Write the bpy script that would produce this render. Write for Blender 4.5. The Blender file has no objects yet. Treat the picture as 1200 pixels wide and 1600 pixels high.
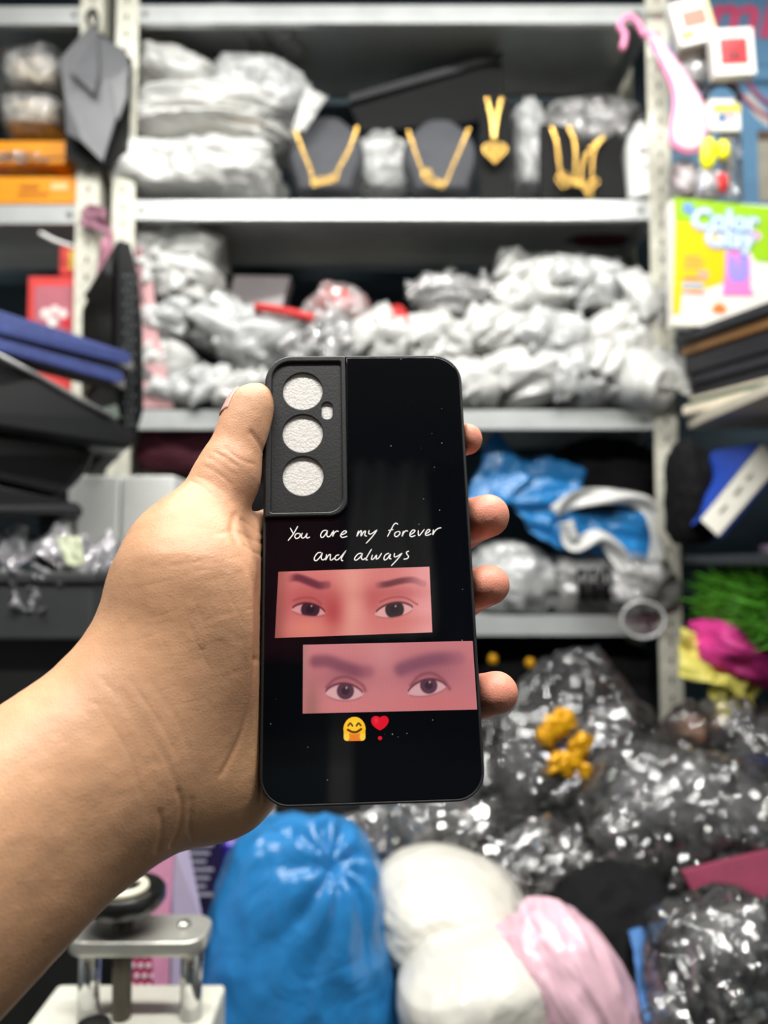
import bpy, bmesh, math, random
import numpy as np
from mathutils import Matrix, Vector

# ------------------------------------------------------------------ camera, light, exposure
sc = bpy.context.scene
COL = sc.collection
F = 1200.0                       # focal length in pixels of the 1200x1600 frame
CAM = np.array([0.0, 0.0, 1.45])
PITCH = math.radians(3.5)
RIGHT = np.array([1.0, 0, 0]); UP = np.array([0, -math.sin(PITCH), math.cos(PITCH)])
FWD = np.array([0, math.cos(PITCH), math.sin(PITCH)])
cd = bpy.data.cameras.new('camera'); cam = bpy.data.objects.new('camera', cd); COL.objects.link(cam)
cam.location = CAM; cam.rotation_euler = (math.pi/2 + PITCH, 0, 0)
cd.sensor_fit = 'VERTICAL'; cd.sensor_height = 36.0; cd.sensor_width = 27.0; cd.lens = 27.0
cd.clip_start = 0.01; cd.dof.use_dof = True; cd.dof.focus_distance = 0.279; cd.dof.aperture_fstop = 6.9
sc.camera = cam
w = bpy.data.worlds.new('world'); sc.world = w; w.use_nodes = True
w.node_tree.nodes['Background'].inputs[0].default_value = (0.9, 0.95, 1.0, 1)
w.node_tree.nodes['Background'].inputs[1].default_value = 0.25
sc.view_settings.view_transform = 'Standard'; sc.view_settings.look = 'None'
sc.view_settings.gamma = 1.0; sc.view_settings.exposure = 0.0; sc.view_settings.use_curve_mapping = False
sc.cycles.max_bounces = 8; sc.cycles.transparent_max_bounces = 12
sc.cycles.caustics_reflective = False; sc.cycles.caustics_refractive = False
LAMPS = [(0.0, 0.74, 2.62, 1.5, 26.0), (0.0, -0.10, 2.62, 1.5, 38.0)]   # x, y, z, length, watts of the ceiling tubes

# ------------------------------------------------------------------ pixel -> place
def W(px, py, Y):
    d = FWD + (px-600)/F*RIGHT + (800-py)/F*UP
    return CAM + d*(Y/d[1])
def WX(px, py, X):
    d = FWD + (px-600)/F*RIGHT + (800-py)/F*UP
    return CAM + d*(X/d[0])
def WZ(px, py, z):
    d = FWD + (px-600)/F*RIGHT + (800-py)/F*UP
    return CAM + d*((z-CAM[2])/d[2])
def c2w(p):                      # camera space (x right, y up, depth) -> world
    p = np.asarray(p, float)
    return CAM + p[..., 0:1]*RIGHT + p[..., 1:2]*UP + p[..., 2:3]*FWD
def cp(px, py, d): return np.array([(px-600)/F*d, (800-py)/F*d, d])

# ------------------------------------------------------------------ materials
def lin(c):
    if isinstance(c, str):
        c = [int(c[i:i+2], 16)/255 for i in (0, 2, 4)]
    return [x/12.92 if x <= .04045 else ((x+.055)/1.055)**2.4 for x in c]
MATS = {}
def mat(name, col, rough=.5, metal=0, var=.12, scale=30, bump=0, bscale=60, coat=0, alpha=None, sub=0, emit=0, spec=.5, trans=0):
    if name in MATS: return MATS[name]
    m = bpy.data.materials.new(name); m.use_nodes = True
    nt = m.node_tree; N = nt.nodes; L = nt.links; b = N['Principled BSDF']
    c = lin(col)
    tc = N.new('ShaderNodeTexCoord')
    nz = N.new('ShaderNodeTexNoise'); nz.inputs['Scale'].default_value = scale; nz.inputs['Detail'].default_value = 5
    L.new(tc.outputs['Object'], nz.inputs['Vector'])
    rp = N.new('ShaderNodeValToRGB')
    rp.color_ramp.elements[0].position = .3; rp.color_ramp.elements[1].position = .7
    rp.color_ramp.elements[0].color = (*[max(0, x*(1-var)) for x in c], 1)
    rp.color_ramp.elements[1].color = (*[min(1, x*(1+var*.6)) for x in c], 1)
    L.new(nz.outputs['Fac'], rp.inputs['Fac']); L.new(rp.outputs['Color'], b.inputs['Base Color'])
    b.inputs['Roughness'].default_value = rough; b.inputs['Metallic'].default_value = metal
    b.inputs['Specular IOR Level'].default_value = spec
    b.inputs['Coat Weight'].default_value = coat; b.inputs['Coat Roughness'].default_value = .08
    if alpha is not None: b.inputs['Alpha'].default_value = alpha
    if trans: b.inputs['Transmission Weight'].default_value = trans
    if sub:
        b.inputs['Subsurface Weight'].default_value = sub
        b.inputs['Subsurface Radius'].default_value = (1, .35, .2); b.inputs['Subsurface Scale'].default_value = .004
    if emit:
        b.inputs['Emission Color'].default_value = (*c, 1); b.inputs['Emission Strength'].default_value = emit
    if bump:
        n2 = N.new('ShaderNodeTexNoise'); n2.inputs['Scale'].default_value = bscale; n2.inputs['Detail'].default_value = 4
        L.new(tc.outputs['Object'], n2.inputs['Vector'])
        bp = N.new('ShaderNodeBump'); bp.inputs['Strength'].default_value = bump; bp.inputs['Distance'].default_value = .01
        L.new(n2.outputs['Fac'], bp.inputs['Height']); L.new(bp.outputs['Normal'], b.inputs['Normal'])
    MATS[name] = m
    return m
def film(name, col, clear, gloss=.1, bscale=45, bump=.8, streak=.25, facet=0, fscale=70):
    """thin plastic film: see-through by 'clear', the rest milky (diffuse + translucent), wrinkled gloss on top"""
    if name in MATS: return MATS[name]
    m = bpy.data.materials.new(name); m.use_nodes = True
    nt = m.node_tree; N = nt.nodes; L = nt.links; N.clear()
    out = N.new('ShaderNodeOutputMaterial'); c = (*lin(col), 1)
    tc = N.new('ShaderNodeTexCoord')
    n1 = N.new('ShaderNodeTexNoise'); n1.inputs['Scale'].default_value = bscale; n1.inputs['Detail'].default_value = 5
    n1.inputs['Distortion'].default_value = 1.5
    n2 = N.new('ShaderNodeTexNoise'); n2.inputs['Scale'].default_value = 14; n2.inputs['Detail'].default_value = 4; n2.inputs['Distortion'].default_value = 2
    for n in (n1, n2): L.new(tc.outputs['Object'], n.inputs['Vector'])
    bp = N.new('ShaderNodeBump'); bp.inputs['Strength'].default_value = bump; bp.inputs['Distance'].default_value = .012
    L.new(n1.outputs['Fac'], bp.inputs['Height'])
    df = N.new('ShaderNodeBsdfDiffuse'); df.inputs['Color'].default_value = c
    tl = N.new('ShaderNodeBsdfTranslucent'); tl.inputs['Color'].default_value = c
    tr = N.new('ShaderNodeBsdfTransparent'); gl = N.new('ShaderNodeBsdfGlossy'); gl.inputs['Roughness'].default_value = gloss
    gl.inputs['Color'].default_value = (1, 1, 1, 1)
    for n in (df, gl): L.new(bp.outputs['Normal'], n.inputs['Normal'])
    a = N.new('ShaderNodeMixShader'); a.inputs[0].default_value = .35
    L.new(df.outputs[0], a.inputs[1]); L.new(tl.outputs[0], a.inputs[2])
    mr = N.new('ShaderNodeMapRange'); mr.inputs[1].default_value = .35; mr.inputs[2].default_value = .65
    mr.inputs[3].default_value = max(0, clear-streak); mr.inputs[4].default_value = min(1, clear+streak)
    L.new(n2.outputs['Fac'], mr.inputs[0])
    b = N.new('ShaderNodeMixShader'); L.new(mr.outputs[0], b.inputs[0]); L.new(a.outputs[0], b.inputs[1]); L.new(tr.outputs[0], b.inputs[2])
    if facet:                                   # crumpled film: small flat facets, each tilted its own way
        vo = N.new('ShaderNodeTexVoronoi'); vo.inputs['Scale'].default_value = fscale; L.new(tc.outputs['Object'], vo.inputs['Vector'])
        sb = N.new('ShaderNodeVectorMath'); sb.operation = 'SUBTRACT'; sb.inputs[1].default_value = (.5, .5, .5); L.new(vo.outputs['Color'], sb.inputs[0])
        sc_ = N.new('ShaderNodeVectorMath'); sc_.operation = 'SCALE'; sc_.inputs['Scale'].default_value = facet; L.new(sb.outputs[0], sc_.inputs[0])
        ad = N.new('ShaderNodeVectorMath'); ad.operation = 'ADD'; L.new(bp.outputs['Normal'], ad.inputs[0]); L.new(sc_.outputs[0], ad.inputs[1])
        nm = N.new('ShaderNodeVectorMath'); nm.operation = 'NORMALIZE'; L.new(ad.outputs[0], nm.inputs[0]); L.new(nm.outputs[0], gl.inputs['Normal'])
    fr = N.new('ShaderNodeFresnel'); fr.inputs['IOR'].default_value = 1.75 if facet else 1.5
    if not facet: L.new(bp.outputs['Normal'], fr.inputs['Normal'])
    g = N.new('ShaderNodeMixShader'); L.new(fr.outputs[0], g.inputs[0]); L.new(b.outputs[0], g.inputs[1]); L.new(gl.outputs[0], g.inputs[2])
    L.new(g.outputs[0], out.inputs[0]); MATS[name] = m
    return m
def paintmat(name, rough=.3, coat=0):
    m = bpy.data.materials.new(name); m.use_nodes = True
    nt = m.node_tree; b = nt.nodes['Principled BSDF']; a = nt.nodes.new('ShaderNodeAttribute'); a.attribute_name = 'print'
    nt.links.new(a.outputs['Color'], b.inputs['Base Color']); b.inputs['Roughness'].default_value = rough
    b.inputs['Coat Weight'].default_value = coat; b.inputs['Coat Roughness'].default_value = .02
    return m

# ------------------------------------------------------------------ objects
def T(o, label, cat, group=None, kind=None):
    if label: o['label'] = label
    if cat: o['category'] = cat
    if group: o['group'] = group
    if kind: o['kind'] = kind
    return o
def empty(name, loc, label=None, cat=None, group=None):
    o = bpy.data.objects.new(name, None); COL.objects.link(o); o.location = Vector(loc); o.empty_display_size = .02
    bpy.context.view_layer.update()
    return T(o, label, cat, group)
def link(name, me, m, parent=None, loc=None):
    o = bpy.data.objects.new(name, me); COL.objects.link(o)
    if m is not None and len(me.materials) == 0: me.materials.append(m)
    if loc is not None: o.location = Vector(loc)
    if parent is not None:
        o.parent = parent; o.matrix_parent_inverse = parent_matrix(parent).inverted()
    return o
def parent_matrix(p):
    M = p.matrix_basis.copy()
    return M if p.parent is None else parent_matrix(p.parent) @ p.matrix_parent_inverse @ M
def mesh(name, V, Fc, m, parent=None, smooth=False, center=True):
    """V in world space; the object's origin goes to the middle of its foot"""
    V = np.asarray(V, float)
    o0 = np.array([(V[:, 0].min()+V[:, 0].max())/2, (V[:, 1].min()+V[:, 1].max())/2, V[:, 2].min()]) if center else np.zeros(3)
    me = bpy.data.meshes.new(name); me.from_pydata((V-o0).tolist(), [], [list(map(int, f)) for f in Fc]); me.update()
    if smooth: me.polygons.foreach_set('use_smooth', [True]*len(me.polygons))
    return link(name, me, m, parent, o0)
def box_bm(x0, x1, y0, y1, z0, z1, bevel=0, seg=2):
    bm = bmesh.new(); bmesh.ops.create_cube(bm, size=1)
    for v in bm.verts: v.co = Vector(((x0+x1)/2+v.co.x*(x1-x0), (y0+y1)/2+v.co.y*(y1-y0), (z0+z1)/2+v.co.z*(z1-z0)))
    if bevel: bmesh.ops.bevel(bm, geom=bm.edges[:], offset=bevel, segments=seg, affect='EDGES', profile=.5)
    return bm
def bm_obj(name, bm, m, parent=None, smooth=False):
    V = np.array([v.co[:] for v in bm.verts]); bm.verts.index_update()
    Fc = [[v.index for v in f.verts] for f in bm.faces]; bm.free()
    return mesh(name, V, Fc, m, parent, smooth)
def box(name, x0, x1, y0, y1, z0, z1, m, parent=None, bevel=0): return bm_obj(name, box_bm(x0, x1, y0, y1, z0, z1, bevel), m, parent)
def fbox(name, o, ex, ey, ez, m, parent=None, bevel=0):
    """box with corner o and edge vectors"""
    o, ex, ey, ez = map(lambda a: np.asarray(a, float), (o, ex, ey, ez))
    lx, ly, lz = [np.linalg.norm(a) for a in (ex, ey, ez)]
    bm = box_bm(0, lx, 0, ly, 0, lz, bevel)
    for v in bm.verts: v.co = Vector(o + ex/lx*v.co.x + ey/ly*v.co.y + ez/lz*v.co.z)
    bmesh.ops.recalc_face_normals(bm, faces=bm.faces[:])
    return bm_obj(name, bm, m, parent)
def prism(name, pts, off, m, parent=None, bevel=0):
    """polygon of world points pushed along off"""
    pts = [np.asarray(p, float) for p in pts]; n = len(pts); off = np.asarray(off, float)
    bm = bmesh.new(); a = [bm.verts.new(p) for p in pts]; b = [bm.verts.new(p+off) for p in pts]
    bm.faces.new(a); bm.faces.new(b[::-1])
    for i in range(n): bm.faces.new((a[i], b[i], b[(i+1) % n], a[(i+1) % n]))
    bmesh.ops.recalc_face_normals(bm, faces=bm.faces[:])
    if bevel: bmesh.ops.bevel(bm, geom=bm.edges[:], offset=bevel, segments=2, affect='EDGES', profile=.5)
    return bm_obj(name, bm, m, parent)
def ring(name, path, rad, m, parent=None, n=10, closed=False, smooth=True):
    P = np.asarray(path, float); k = len(P); rad = np.broadcast_to(np.asarray(rad, float), (k,))
    V = []; up0 = None
    for i in range(k):
        if closed: t = P[(i+1) % k]-P[i-1]
        else: t = P[min(i+1, k-1)]-P[max(i-1, 0)]
        t = t/(np.linalg.norm(t)+1e-12)
        if up0 is None: up0 = np.array([0, 0, 1.]) if abs(t[2]) < .9 else np.array([1., 0, 0])
        u = np.cross(t, up0); u /= np.linalg.norm(u); v = np.cross(u, t); up0 = v
        for j in range(n):
            a = 2*math.pi*j/n; V.append(P[i]+rad[i]*(math.cos(a)*u+math.sin(a)*v))
    Fc = []
    for i in range(k if closed else k-1):
        for j in range(n):
            a, b = i*n+j, i*n+(j+1) % n; c, d = ((i+1) % k)*n+(j+1) % n, ((i+1) % k)*n+j
            Fc.append((a, b, c, d))
    if not closed: Fc.append(tuple(range(n))[::-1]); Fc.append(tuple((k-1)*n+j for j in range(n)))
    return mesh(name, V, Fc, m, parent, smooth)
def lathe(name, base, prof, m, parent=None, n=32, axis=(0, 0, 1)):
    """prof = [(radius, height)...] turned about axis at base"""
    ax = Vector(axis).normalized(); q = Vector((0, 0, 1)).rotation_difference(ax); V = []; k = len(prof)
    for r, h in prof:
        for j in range(n):
            a = 2*math.pi*j/n; V.append(np.array(base)+np.array(q @ Vector((max(r, 1e-5)*math.cos(a), max(r, 1e-5)*math.sin(a), h))))
    Fc = [(i*n+j, i*n+(j+1) % n, (i+1)*n+(j+1) % n, (i+1)*n+j) for i in range(k-1) for j in range(n)]
    Fc.append(tuple(range(n))[::-1]); Fc.append(tuple((k-1)*n+j for j in range(n)))
    o = mesh(name, V, Fc, m, parent, True)
    e = o.modifiers.new('edge', 'EDGE_SPLIT'); e.split_angle = math.radians(40)
    return o
def flat(name, outer, holes, thick, M, m, parent=None, bevel=0):
    """2D outline with holes, extruded; M maps (x, y, z) of the drawing to world"""
    cu = bpy.data.curves.new(name, 'CURVE'); cu.dimensions = '2D'; cu.fill_mode = 'BOTH'; cu.extrude = thick/2-bevel
    cu.bevel_depth = bevel; cu.bevel_resolution = 2; cu.offset = -bevel
    for ring_ in [outer]+list(holes):
        s = cu.splines.new('POLY'); s.points.add(len(ring_)-1); s.use_cyclic_u = True
        for p, q in zip(s.points, ring_): p.co = (q[0], q[1], 0, 1)
    tmp = bpy.data.objects.new('tmp', cu); me = bpy.data.meshes.new_from_object(tmp)
    bpy.data.objects.remove(tmp); bpy.data.curves.remove(cu)
    me.transform(M); me.name = name
    V = np.array([v.co[:] for v in me.vertices]); o0 = np.array([*((V.min(0)+V.max(0))/2)[:2], V[:, 2].min()])
    me.transform(Matrix.Translation(Vector(-o0))); me.materials.clear()
    return link(name, me, m, parent, o0)
def text(name, body, size, M, m, parent=None, extrude=.0006, bold=0, shear=0):
    cu = bpy.data.curves.new(name, 'FONT'); cu.body = body; cu.size = size; cu.extrude = extrude; cu.align_x = 'CENTER'; cu.align_y = 'CENTER'
    cu.offset = bold; cu.shear = shear; cu.resolution_u = 3
    tmp = bpy.data.objects.new('tmp', cu); me = bpy.data.meshes.new_from_object(tmp)
    bpy.data.objects.remove(tmp); bpy.data.curves.remove(cu); me.transform(M); me.name = name; me.materials.clear()
    V = np.array([v.co[:] for v in me.vertices]); o0 = np.array([*((V.min(0)+V.max(0))/2)[:2], V[:, 2].min()])
    me.transform(Matrix.Translation(Vector(-o0)))
    return link(name, me, m, parent, o0)
def frameM(o, x, y):
    x = Vector(x).normalized(); y = Vector(y); z = x.cross(y).normalized(); y = z.cross(x)
    M = Matrix.Identity(4)
    for i in range(3): M[i][0], M[i][1], M[i][2], M[i][3] = x[i], y[i], z[i], o[i]
    return M
def rrect(x0, x1, y0, y1, r, n=8):
    """rounded rectangle, r one radius or four (tl, tr, br, bl); y up"""
    if not hasattr(r, '__len__'): r = (r,)*4
    P = []
    for (cx, cy, rr, a0) in ((x1-r[1], y1-r[1], r[1], 0), (x0+r[0], y1-r[0], r[0], 90), (x0+r[3], y0+r[3], r[3], 180), (x1-r[2], y0+r[2], r[2], 270)):
        for k in range(n+1):
            a = math.radians(a0+90*k/n); P.append((cx+rr*math.cos(a), cy+rr*math.sin(a)))
            if rr < 1e-6: break
    return P
def circle(cx, cy, rx, ry=None, n=32): return [(cx+rx*math.cos(2*math.pi*k/n), cy+(ry or rx)*math.sin(2*math.pi*k/n)) for k in range(n)]

# ------------------------------------------------------------------ noise and crumpled things
def vnoise(p, seed=0):
    p = np.asarray(p, float)+seed*17.13; i = np.floor(p).astype(np.int64); f = p-i; f = f*f*(3-2*f)
    def h(a, b, c):
        n = (a*374761393+b*668265263+c*2147483647+seed*144665) & 0xffffffff
        n = ((n ^ (n >> 13))*1274126177) & 0xffffffff
        n = ((n ^ (n >> 16))*2246822519) & 0xffffffff
        return ((n ^ (n >> 15)) & 0xffff)/65535.0
    x, y, z = i[..., 0], i[..., 1], i[..., 2]; r = 0
    for dx in (0, 1):
        for dy in (0, 1):
            for dz in (0, 1):
                wgt = (f[..., 0] if dx else 1-f[..., 0])*(f[..., 1] if dy else 1-f[..., 1])*(f[..., 2] if dz else 1-f[..., 2])
                r = r+wgt*h(x+dx, y+dy, z+dz)
    return r
def ridge(p, seed): return 1-np.abs(2*vnoise(p, seed)-1)
def cubesphere(n):
    V = []; Fc = []; idx = {}
    for ax in range(3):
        for s in (-1, 1):
            g = {}
            for i in range(n+1):
                for j in range(n+1):
                    p = [0, 0, 0]; p[ax] = s; p[(ax+1) % 3] = math.tan((2*i/n-1)*math.pi/4); p[(ax+2) % 3] = math.tan((2*j/n-1)*math.pi/4)
                    k = tuple(round(q, 5) for q in p)
                    if k not in idx: idx[k] = len(V); V.append(p)
                    g[i, j] = idx[k]
            for i in range(n):
                for j in range(n):
                    q = (g[i, j], g[i+1, j], g[i+1, j+1], g[i, j+1]); Fc.append(q if s > 0 else q[::-1])
    V = np.array(V); return V/np.linalg.norm(V, axis=1)[:, None], Fc
CS = {n: cubesphere(n) for n in (12, 22, 30, 44)}
def lump(name, c, size, m, seed, parent=None, n=22, p=3.0, amp=.14, freq=2.2, fine=.05, rot=(0, 0, 0), flatb=True, stretch=(1, 1, 1), taper=0):
    """a soft crumpled body: superellipsoid with folds; size = full widths, c = centre"""
    U, Fc = CS[n]; U = U.copy()
    S = U/((np.abs(U)**p).sum(1)**(1/p))[:, None]
    q = U*freq*np.array(stretch)
    wq = q+.7*np.stack([vnoise(q*.8, seed+k) for k in (1, 2, 3)], -1)
    d = 1+amp*(vnoise(wq*.7, seed+4)-.5)*1.6+amp*(ridge(wq, seed+5)-.6)+fine*(ridge(wq*2.7, seed+6)-.6)+fine*.5*(ridge(wq*5.5, seed+7)-.6)
    V = S*d[:, None]*np.array(size)/2
    if taper: V[:, :2] *= (1-taper*(V[:, 2]/size[2]))[:, None]
    if flatb: V[:, 2] = np.where(V[:, 2] < -.40*size[2], -.40*size[2]+(V[:, 2]+.40*size[2])*.25, V[:, 2])
    R = np.array(Matrix.Rotation(rot[2], 3, 'Z') @ Matrix.Rotation(rot[1], 3, 'Y') @ Matrix.Rotation(rot[0], 3, 'X'))
    return mesh(name, V@R.T+np.asarray(c), Fc, m, parent, True)
def sheet(name, A, B, C, D, m, seed=0, nu=30, nv=30, amp=.01, freq=3, bulge=None, parent=None, thick=.0015, folds=0):
    """four-cornered flexible sheet A-B (top) D-C (bottom) with folds"""
    A, B, C, D = [np.asarray(x, float) for x in (A, B, C, D)]
    u, v = np.meshgrid(np.linspace(0, 1, nu+1), np.linspace(0, 1, nv+1)); u = u.ravel()[:, None]; v = v.ravel()[:, None]
    P = (A*(1-u)+B*u)*(1-v)+(D*(1-u)+C*u)*v
    nrm = np.cross(B-A, D-A); nrm /= np.linalg.norm(nrm)
    if bulge is not None: P = P+np.asarray(bulge)*(4*u*(1-u)*4*v*(1-v))
    q = np.concatenate([u*freq, v*freq, 0*u], 1)
    d = amp*(ridge(q, seed)-.5)+amp*.5*(ridge(q*2.3, seed+1)-.5)
    if folds: d = d+amp*np.abs(np.sin((u[:, 0]*folds+.6*v[:, 0]+.5*vnoise(q, seed+3))*math.pi))
    P = P+nrm*d[:, None]
    Fc = [(j*(nu+1)+i, j*(nu+1)+i+1, (j+1)*(nu+1)+i+1, (j+1)*(nu+1)+i) for j in range(nv) for i in range(nu)]
    o = mesh(name, P, Fc, m, parent, True)
    s = o.modifiers.new('thickness', 'SOLIDIFY'); s.thickness = thick; s.offset = 0
    return o

# ------------------------------------------------------------------ the room
M_wall = mat('painted_wall', '30424c', .6, var=.2, scale=6)
M_side = mat('painted_side_wall', '8a8f90', .7, var=.15, scale=4)
M_rear = mat('rear_wall_paint', '1d3a40', .6, var=.2, scale=3)
M_ceil = mat('ceiling_board', 'd8d8d4', .8, var=.05, scale=8)
M_floor = mat('floor_tiles', '55504a', .4, var=.2, scale=5)
M_bluepanel = mat('dark_blue_tile', '10283c', .35, var=.35, scale=9)
XL, XR, YB, YR, ZC = -1.25, 1.05, 1.62, -1.9, 2.75
def st(o): o['kind'] = 'structure'; return o
st(box('floor', XL-.1, XR+.1, YR-.1, YB+.1, -.1, 0, M_floor))
st(box('ceiling', XL-.1, XR+.1, YR-.1, YB+.1, ZC, ZC+.1, M_ceil))
st(box('wall_left', XL-.1, XL, YR, YB, 0, ZC, M_side))
st(box('wall_right', XR, XR+.1, YR, YB, 0, ZC, M_side))
st(box('wall_rear', XL-.1, XR+.1, YR-.1, YR, 0, ZC, M_rear))
wb = st(box('wall_back', XL-.1, XR+.1, YB, YB+.1, 0, ZC, M_wall))
# square dark blue tiles on the back wall, seen between the shelves
tm = None; s = .05
zt0, zt1 = 1.70, 2.06
for i in range(12):
    for j in range(7):
        x0 = -.36+i*s; z0 = zt0+j*s
        if tm is None:
            bm = box_bm(-s/2+.0015, s/2-.0015, -.006, 0, -s/2+.0015, s/2-.0015, .0015, 1)
            tm = bpy.data.meshes.new('tile'); bm.to_mesh(tm); bm.free()
        link('tile', tm, M_bluepanel, wb, (x0, YB, z0))

# ------------------------------------------------------------------ ceiling tube lights (real lamps)
M_tube = mat('tube_glow', 'ffffff', .4, var=0, emit=6)
M_tubebody = mat('lamp_body_white', 'e8e8e8', .4, var=.02)
for i, (x, y, z, ln, wt) in enumerate(LAMPS):
    e = empty('tube_light', (x, y, z), ['long white tube light over the heap of bags', 'long white tube light above the phone case'][i], 'ceiling light', 'ceiling tube lights')
    box('lamp_body', x-ln/2, x+ln/2, y-.05, y+.05, z+.035, ZC, M_tubebody, e, .004)
    ring('tube', [(x-ln/2+.02, y, z+.018), (x+ln/2-.02, y, z+.018)], .016, M_tube, e, 14)
    ld = bpy.data.lights.new('lamp', 'AREA'); ld.shape = 'RECTANGLE'; ld.size = ln; ld.size_y = .06; ld.energy = wt; ld.color = (1, .985, .95)
    lo = bpy.data.objects.new('lamp_light', ld); COL.objects.link(lo); lo.location = (x, y, z-.003)
    lo.parent = e; lo.matrix_parent_inverse = parent_matrix(e).inverted()

# ------------------------------------------------------------------ the phone case
PR = np.array([[0.99887806, -0.02797364, 0.03821113], [0.01697357, 0.96476168, 0.26257721], [-0.04420988, -0.26163403, 0.9641541]])
PT = np.array([-0.00580328, -0.01836514, -0.2779835]); PW, PH, PD = .076, .1646, .0105
def pd(px, py):                                   # depth of the case's back plane along a pixel's ray
    n = PR[:, 2]; r = np.array([(px-600)/F, (800-py)/F, -1.0]); return float(n@PT/(n@r))
def ph(px, py):                                   # pixel -> drawing coordinates on the case
    d = pd(px, py); p = np.array([(px-600)/F*d, (800-py)/F*d, -d]); return (PR.T@(p-PT))[:2]
def plw(x, y, z=0):                               # case coordinates -> world
    p = PR@np.array([x, y, z])+PT; return c2w([p[0], p[1], -p[2]])
def PM(z=0):
    M = Matrix.Identity(4); o = plw(0, 0, z); ex = plw(1, 0, z)-o; ey = plw(0, 1, z)-o; ez = plw(0, 0, z+1)-o
    for i in range(3): M[i][0], M[i][1], M[i][2], M[i][3] = ex[i], ey[i], ez[i], o[i]
    return M
case = empty('phone_case', plw(0, -PH/2, -PD/2), 'glossy black phone case with photo strips held upright in the hand', 'phone case')
M_rub = mat('black_rubber', '1b1b1c', .5, var=.1, scale=200, bump=.05, bscale=900)
M_rim = mat('black_moulding', '222223', .45, var=.1, scale=200, bump=.06, bscale=1200)
M_foam = mat('white_foam', 'dcd7d2', .45, var=.10, scale=900, bump=.16, bscale=1100)
m = bpy.data.materials.new('black_gloss_plate'); m.use_nodes = True
nt = m.node_tree; b = nt.nodes['Principled BSDF']; b.inputs['Roughness'].default_value = .035; b.inputs['IOR'].default_value = 1.45
tc = nt.nodes.new('ShaderNodeTexCoord'); vo = nt.nodes.new('ShaderNodeTexVoronoi'); vo.inputs['Scale'].default_value = 190
rp = nt.nodes.new('ShaderNodeValToRGB'); rp.color_ramp.elements[0].color = (.30, .30, .30, 1); rp.color_ramp.elements[1].color = (.0025, .0028, .004, 1)
rp.color_ramp.elements[0].position = .028; rp.color_ramp.elements[1].position = .045
nt.links.new(tc.outputs['Object'], vo.inputs['Vector']); nt.links.new(vo.outputs['Distance'], rp.inputs['Fac']); nt.links.new(rp.outputs['Color'], b.inputs['Base Color'])
M_plate = m
W2, H2 = PW/2, PH/2
flat('bumper', rrect(-W2, W2, -H2, H2, (.011, .011, .010, .010), 10), [rrect(-W2+.0011, W2-.0011, -H2+.0011, H2-.0011, (.0099, .0099, .0089, .0089), 10)], PD, PM(-PD/2-.0001), M_rub, case, .0005)
flat('inner_shell', rrect(-W2+.0009, W2-.0009, -H2+.0009, H2-.0009, (.0101, .0101, .0091, .0091), 10), [], PD-.0024, PM(-PD/2-.0011), M_rub, case)
mx1, my0 = ph(543, 780)[0], ph(470, 808)[1]
e = .0009                                           # rim of the bumper round the plate
# L-shaped plate: rounded right corners, stepped round the camera window
P = rrect(mx1+.0006, W2-e, my0-.004, H2-e, (0, .0102, 0, 0), 10)
outer = [q for q in P if q[1] > my0-.0035]
top_left = [(mx1+.0006, H2-e)]
bl = [(-W2+e+.0092*(1-math.cos(math.radians(a))), -H2+e+.0092*(1-math.sin(math.radians(a)))) for a in range(0, 91, 9)]
br = [(W2-e-.0092*(1-math.sin(math.radians(a))), -H2+e+.0092*(1-math.cos(math.radians(a)))) for a in range(0, 91, 9)]
tr = [(W2-e-.0102*(1-math.cos(math.radians(a))), H2-e-.0102*(1-math.sin(math.radians(a)))) for a in range(0, 91, 9)]
step = [(mx1+.0004-.0062*(1-math.cos(math.radians(a))), my0-.0006+.0062*(1-math.sin(math.radians(a)))) for a in range(0, 91, 9)]
flat('back_plate', [(mx1+.0004, H2-e)]+step+[(-W2+e, my0-.0006)]+bl+br+tr, [], .0008, PM(-.0004), M_plate, case, .00025)
# camera window
xa = -W2+.0006
flat('camera_frame', rrect(xa, mx1, my0, H2-.0006, (.0095, .0012, .0064, .0008), 8), [rrect(xa+.0022, mx1-.0018, my0+.0016, H2-.0029, (.0072, .001, .0055, .0008), 8)], .0028, PM(-.0002), M_rim, case, .0005)
holes = []
for px, py in ((473, 611), (473, 677), (473.5, 743.5)):
    q = ph(px, py); holes.append(circle(q[0], q[1], .00762, n=40))
q = ph(511, 641.5); holes.append(rrect(q[0]-.0021, q[0]+.0021, q[1]-.0035, q[1]+.0035, .0021, 8))
flat('camera_panel', rrect(xa+.002, mx1-.0016, my0+.0014, H2-.0027, (.007, .001, .0055, .0008), 8), holes, .0016, PM(-.0007), M_rim, case, .0003)
for h in holes:
    c0 = np.mean(h, 0)
    flat('foam_insert', [tuple(c0+(np.array(x)-c0)*1.04) for x in h], [], .0004, PM(-.0012), M_foam, case)
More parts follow.
